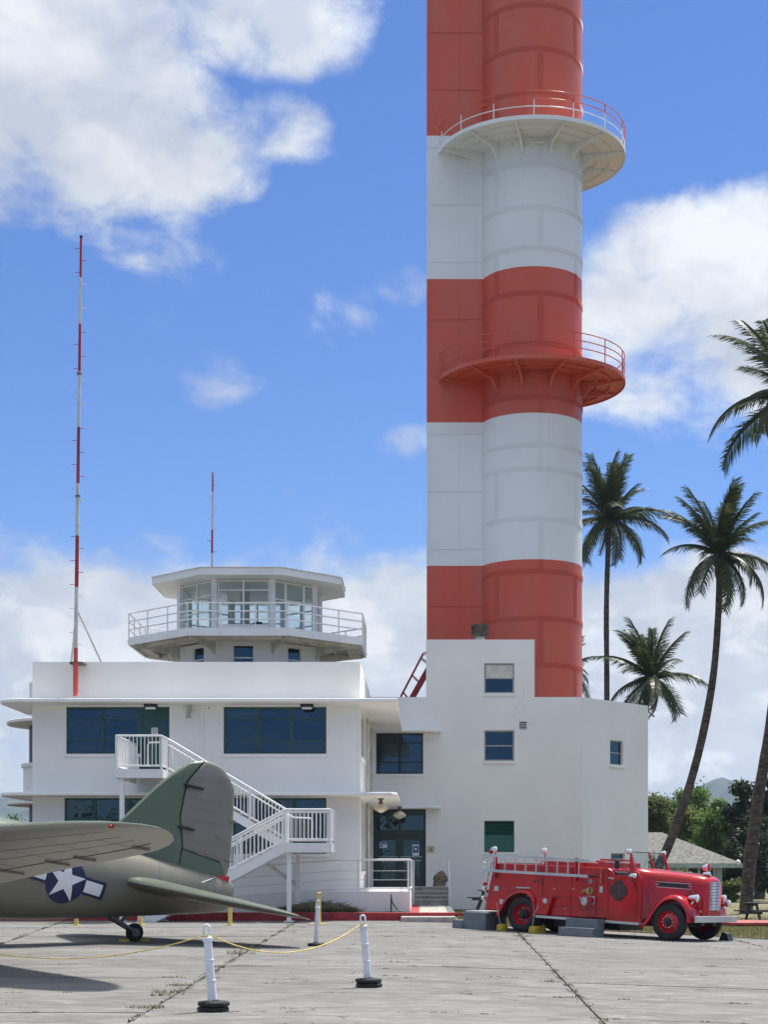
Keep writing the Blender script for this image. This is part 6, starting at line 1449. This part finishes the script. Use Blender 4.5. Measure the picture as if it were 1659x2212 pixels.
def palm(label, trunk_px, D, fl, r0, r1, seed, n=26, old=4, fronds=None):
    rd = random.Random(seed); pts = [at(px, py, D) for px, py in trunk_px]
    pts = [Vector(q) for q in cat([tuple(p) for p in pts], 6)]
    top = pts[-1]; root = pts[0]; t = thing('coconut_palm', label, 'palm tree', root, 'coconut palms behind the building')
    N = len(pts); rs = []
    for i in range(N): rs.append(lerp(r0, r1, (i / (N - 1)) ** .7) * (1 + (.35 if i == 0 else 0)) * (1 + rd.uniform(-.05, .05)))
    tk = MB().tube(pts, rs, 12).build('trunk', M['trunk'], t, smooth=60)
    cr = MB().lathe([(r1 * .9, -.5), (r1 * 1.7, -.2), (r1 * 2.0, .05), (r1 * 1.2, .45), (0, .8)], top, (0, 0, 1), 10); cr = cr.build('crown_heart', M['bark'], t, smooth=60)
    for k in range(7): a = rd.uniform(0, 2 * pi); MB().lathe([(0, -.12), (.1, -.06), (.12, 0), (.09, .08), (0, .12)], top + V(cos(a) * r1 * 1.9, sin(a) * r1 * 1.9, -.12 + rd.uniform(-.1, .1)), (0, 0, 1), 8).build('coconut', M['weed'], t, smooth=60)
    gold = pi * (3 - sqrt(5)); jobs = []
    for k in range(n):
        u = k / (n - 1); az = k * gold + rd.uniform(-.35, .35); el = lerp(84, -26, u) + rd.uniform(-12, 12) + 14 * cos(az - pi) * (1 - abs(2 * u - 1))
        mi = 0 if el > 55 else 1 if el > 35 else 2 if el > 12 else 3 if el > -8 else 4
        jobs.append((az, el, fl * rd.uniform(.68, 1.18) * (.95 if el > 60 else 1), FM[mi], 'frond'))
    for k in range(6): jobs.append((rd.uniform(0, 2 * pi), rd.uniform(62, 86), fl * rd.uniform(.85, 1.12), FM[k % 2], 'frond'))
    for k in range(old): jobs.append((rd.uniform(0, 2 * pi), rd.uniform(-70, -25), fl * rd.uniform(.6, .85), FO_[k % 2], 'old_frond'))
    for az, el, L, me, nm in jobs:
        o = bpy.data.objects.new(nm, me); COL.objects.link(o); o.parent = t; o.matrix_parent_inverse = WM[t].inverted()
        e_ = radians(el); rot_ = Matrix.Rotation(az, 4, 'Z') @ Matrix.Rotation(-e_, 4, 'Y')
        o.matrix_basis = Matrix.Translation(top + V(0, 0, .15)) @ rot_ @ Matrix.Rotation(rd.uniform(-.5, .5), 4, 'X') @ Matrix.Scale(L, 4); WM[o] = o.matrix_basis.copy()
palm('tall straight coconut palm right behind the striped tower', [(1310, 1880), (1311, 1500), (1310, 1320), (1314, 1180), (1318, 1128)], 100, 3.9, .18, .15, 1, 25, 3)
palm('tall coconut palm with curving trunk behind the cottage roof', [(1385, 1925), (1440, 1835), (1500, 1660), (1538, 1480), (1552, 1320), (1554, 1205)], 88, 3.7, .29, .16, 2, 27, 5)
palm('short coconut palm peeking over the chamfered end of the white building', [(1380, 1880), (1386, 1600), (1398, 1510), (1408, 1472)], 92, 3.3, .22, .16, 3, 23, 4)
palm('big coconut palm with thick pale trunk beside the black picnic table', [(1611, 1980), (1618, 1880), (1640, 1710), (1668, 1540), (1700, 1200), (1712, 862)], 72, 4.1, .33, .19, 4, 26, 4)
palm('small coconut palm mostly hidden behind the striped tower', [(1228, 1880), (1228, 1600), (1228, 1450)], 105, 2.4, .2, .16, 9, 20, 2)

# ================================================================== BROADLEAF TREES
def tree(label, px, py_top, half_px, D, mat, seed, n=9000, weep=.5, leaf=.16, name='leafy_tree', base=None):
    rd = random.Random(seed); cx_ = wx(px, D); zt = wz(py_top, D); R = half_px * D / F; zb = -.4
    t = thing(name, label, 'tree', (cx_, D, zb), 'trees beyond the lawn'); hgt = zt - zb
    tk = MB(); tk.tube([(cx_, D, zb), (cx_ + .1 * R, D, zb + hgt * .3), (cx_ - .05 * R, D, zb + hgt * .6)], [.05 * hgt, .035 * hgt, .015 * hgt], 8)
    tips = []
    for k in range(26):
        a = rd.uniform(0, 2 * pi); z0 = zb + hgt * rd.uniform(.15, .5); rr = R * sqrt(rd.random()); zz = zb + hgt * rd.uniform(.35, 1.05) * (1 - .25 * (rr / R) ** 2)
        q = V(cx_ + cos(a) * rr, D + sin(a) * rr * .7, zz); tips.append((q, R * rd.uniform(.16, .36)))
        tk.tube([(cx_, D, z0), tuple(lerp(V(cx_, D, z0), q, .5) + V(0, 0, .2)), tuple(q)], [.018 * hgt, .010 * hgt, .004 * hgt], 5)
    tk.build('trunk', M['bark'], t)['kind'] = 'stuff'
    mb = MB()
    for i in range(n):
        q, r = rd.choice(tips); d = V(rd.gauss(0, 1), rd.gauss(0, 1), rd.gauss(0, .75)); d = d * (r * .55); p = q + d; p.z -= weep * rd.random() ** 2 * r
        if p.z < zb + .05: p.z = zb + rd.uniform(.05, .6)
        a = V(rd.uniform(-1, 1), rd.uniform(-1, 1), rd.uniform(-1 - weep, .4)).normalized(); b = a.cross(V(rd.uniform(-1, 1), rd.uniform(-1, 1), rd.uniform(-1, 1))).normalized(); s_ = leaf * rd.uniform(.6, 1.5)
        k = len(mb.v); mb.v += [tuple(p), tuple(p + a * s_ * .5 + b * s_ * .28), tuple(p + a * s_), tuple(p + a * s_ * .5 - b * s_ * .28)]; mb.f.append((k, k + 1, k + 2, k + 3))
    me = bpy.data.meshes.new('crown'); me.from_pydata(mb.v, [], mb.f); me.materials.append(mat); obj_from('crown', me, t)
tree('olive feathery tree just right of the white building', 1432, 1692, 62, 118, M['leaf_olive'], 1, 18000, .9, .22)
tree('bright green drooping tree behind the cottage roof ridge', 1500, 1695, 58, 122, M['leaf_green'], 2, 19500, 1.1, .22)
tree('dense green tree behind the cottage between the leaning palm trunks', 1562, 1725, 66, 114, M['leaf_green'], 3, 21000, .8, .22)
tree('dark leaved tree at the right beyond the big palm trunk', 1640, 1682, 62, 108, M['leaf_dark'], 4, 21000, .3, .26)
tree('low dark tree filling the gap right of the cottage', 1610, 1800, 60, 100, M['leaf_dark'], 5, 9000, .4, .2)
tree('tall olive tree far behind the white building', 1380, 1705, 60, 128, M['leaf_olive'], 6, 9000, .6, .24)
tree('small leafy shrub in front of the cottage beside the windscreen', 1462, 1868, 26, 74, M['leaf_olive'], 7, 2600, .4, .14, 'shrub')
tree('sparse bush against the cottage wall below the curving palm trunk', 1412, 1845, 17, 84, M['leaf_olive'], 8, 900, .2, .13, 'shrub')
tree('sunlit green bush right of the cottage wall', 1580, 1900, 30, 96, M['leaf_olive'], 10, 3000, .3, .18, 'shrub')
tree('far low tree line bush left of the shed', 22, 1768, 40, 260, M['leaf_green'], 12, 3000, .3, .5, 'shrub')

# ================================================================== HILLS
def hills(name, D, ctrl, depth, seed):
    rd = random.Random(seed); mb = MB(); nx, ny = 150, 14; x0, x1 = ctrl[0][0], ctrl[-1][0]
    def prof(px):
        for i in range(len(ctrl) - 1):
            if ctrl[i][0] <= px <= ctrl[i + 1][0]:
                t = (px - ctrl[i][0]) / (ctrl[i + 1][0] - ctrl[i][0]); t = t * t * (3 - 2 * t); return lerp(ctrl[i][1], ctrl[i + 1][1], t)
    for j in range(ny + 1):
        v = j / ny; Dj = D + depth * (v - .5); f_ = sin(pi * min(1, v * .9 + .05)) ** .8
        for i in range(nx + 1):
            px = x0 + (x1 - x0) * i / nx; z = (wz(prof(px), D) + 1) * f_
            nz = sum(sin(px * q * .021 + j * q * .7 + q * q) / q for q in (1, 2.3, 4.1, 7.7)) * .05
            mb.v.append((wx(px, D), Dj, max(-1, z * (1 + nz * (1 if v < .45 else .2)))))
    for j in range(ny):
        for i in range(nx): a = j * (nx + 1) + i; mb.f.append((a, a + 1, a + nx + 2, a + nx + 1))
    me = bpy.data.meshes.new(name); me.from_pydata(mb.v, [], mb.f); me.materials.append(M['hill']); me.polygons.foreach_set('use_smooth', [True] * len(me.polygons))
    tag(obj_from(name, me), kind='structure')
hills('hills', 2300, [(-900, 1800), (-300, 1735), (-60, 1716), (40, 1722), (120, 1745), (260, 1770), (500, 1800), (900, 1815), (1200, 1800), (1390, 1730), (1440, 1722), (1490, 1722), (1524, 1694), (1548, 1684), (1574, 1696), (1612, 1730), (1700, 1745), (2000, 1790), (2800, 1830)], 900, 1)
hz_ = MB().box(-2600, 2600, -60, 3000, -2, 175)
hz_me = bpy.data.materials.new('haze air'); hz_me.use_nodes = True; t_ = hz_me.node_tree; t_.nodes.clear()
vol = t_.nodes.new('ShaderNodeVolumePrincipled'); vol.inputs['Color'].default_value = (0.60, 0.76, 1.0, 1); vol.inputs['Density'].default_value = 0.00013; vol.inputs['Anisotropy'].default_value = 0.2
ou = t_.nodes.new('ShaderNodeOutputMaterial'); t_.links.new(vol.outputs[0], ou.inputs['Volume'])
tag(hz_.build('haze', hz_me), 'thin pale haze in the air', 'haze', kind='stuff')
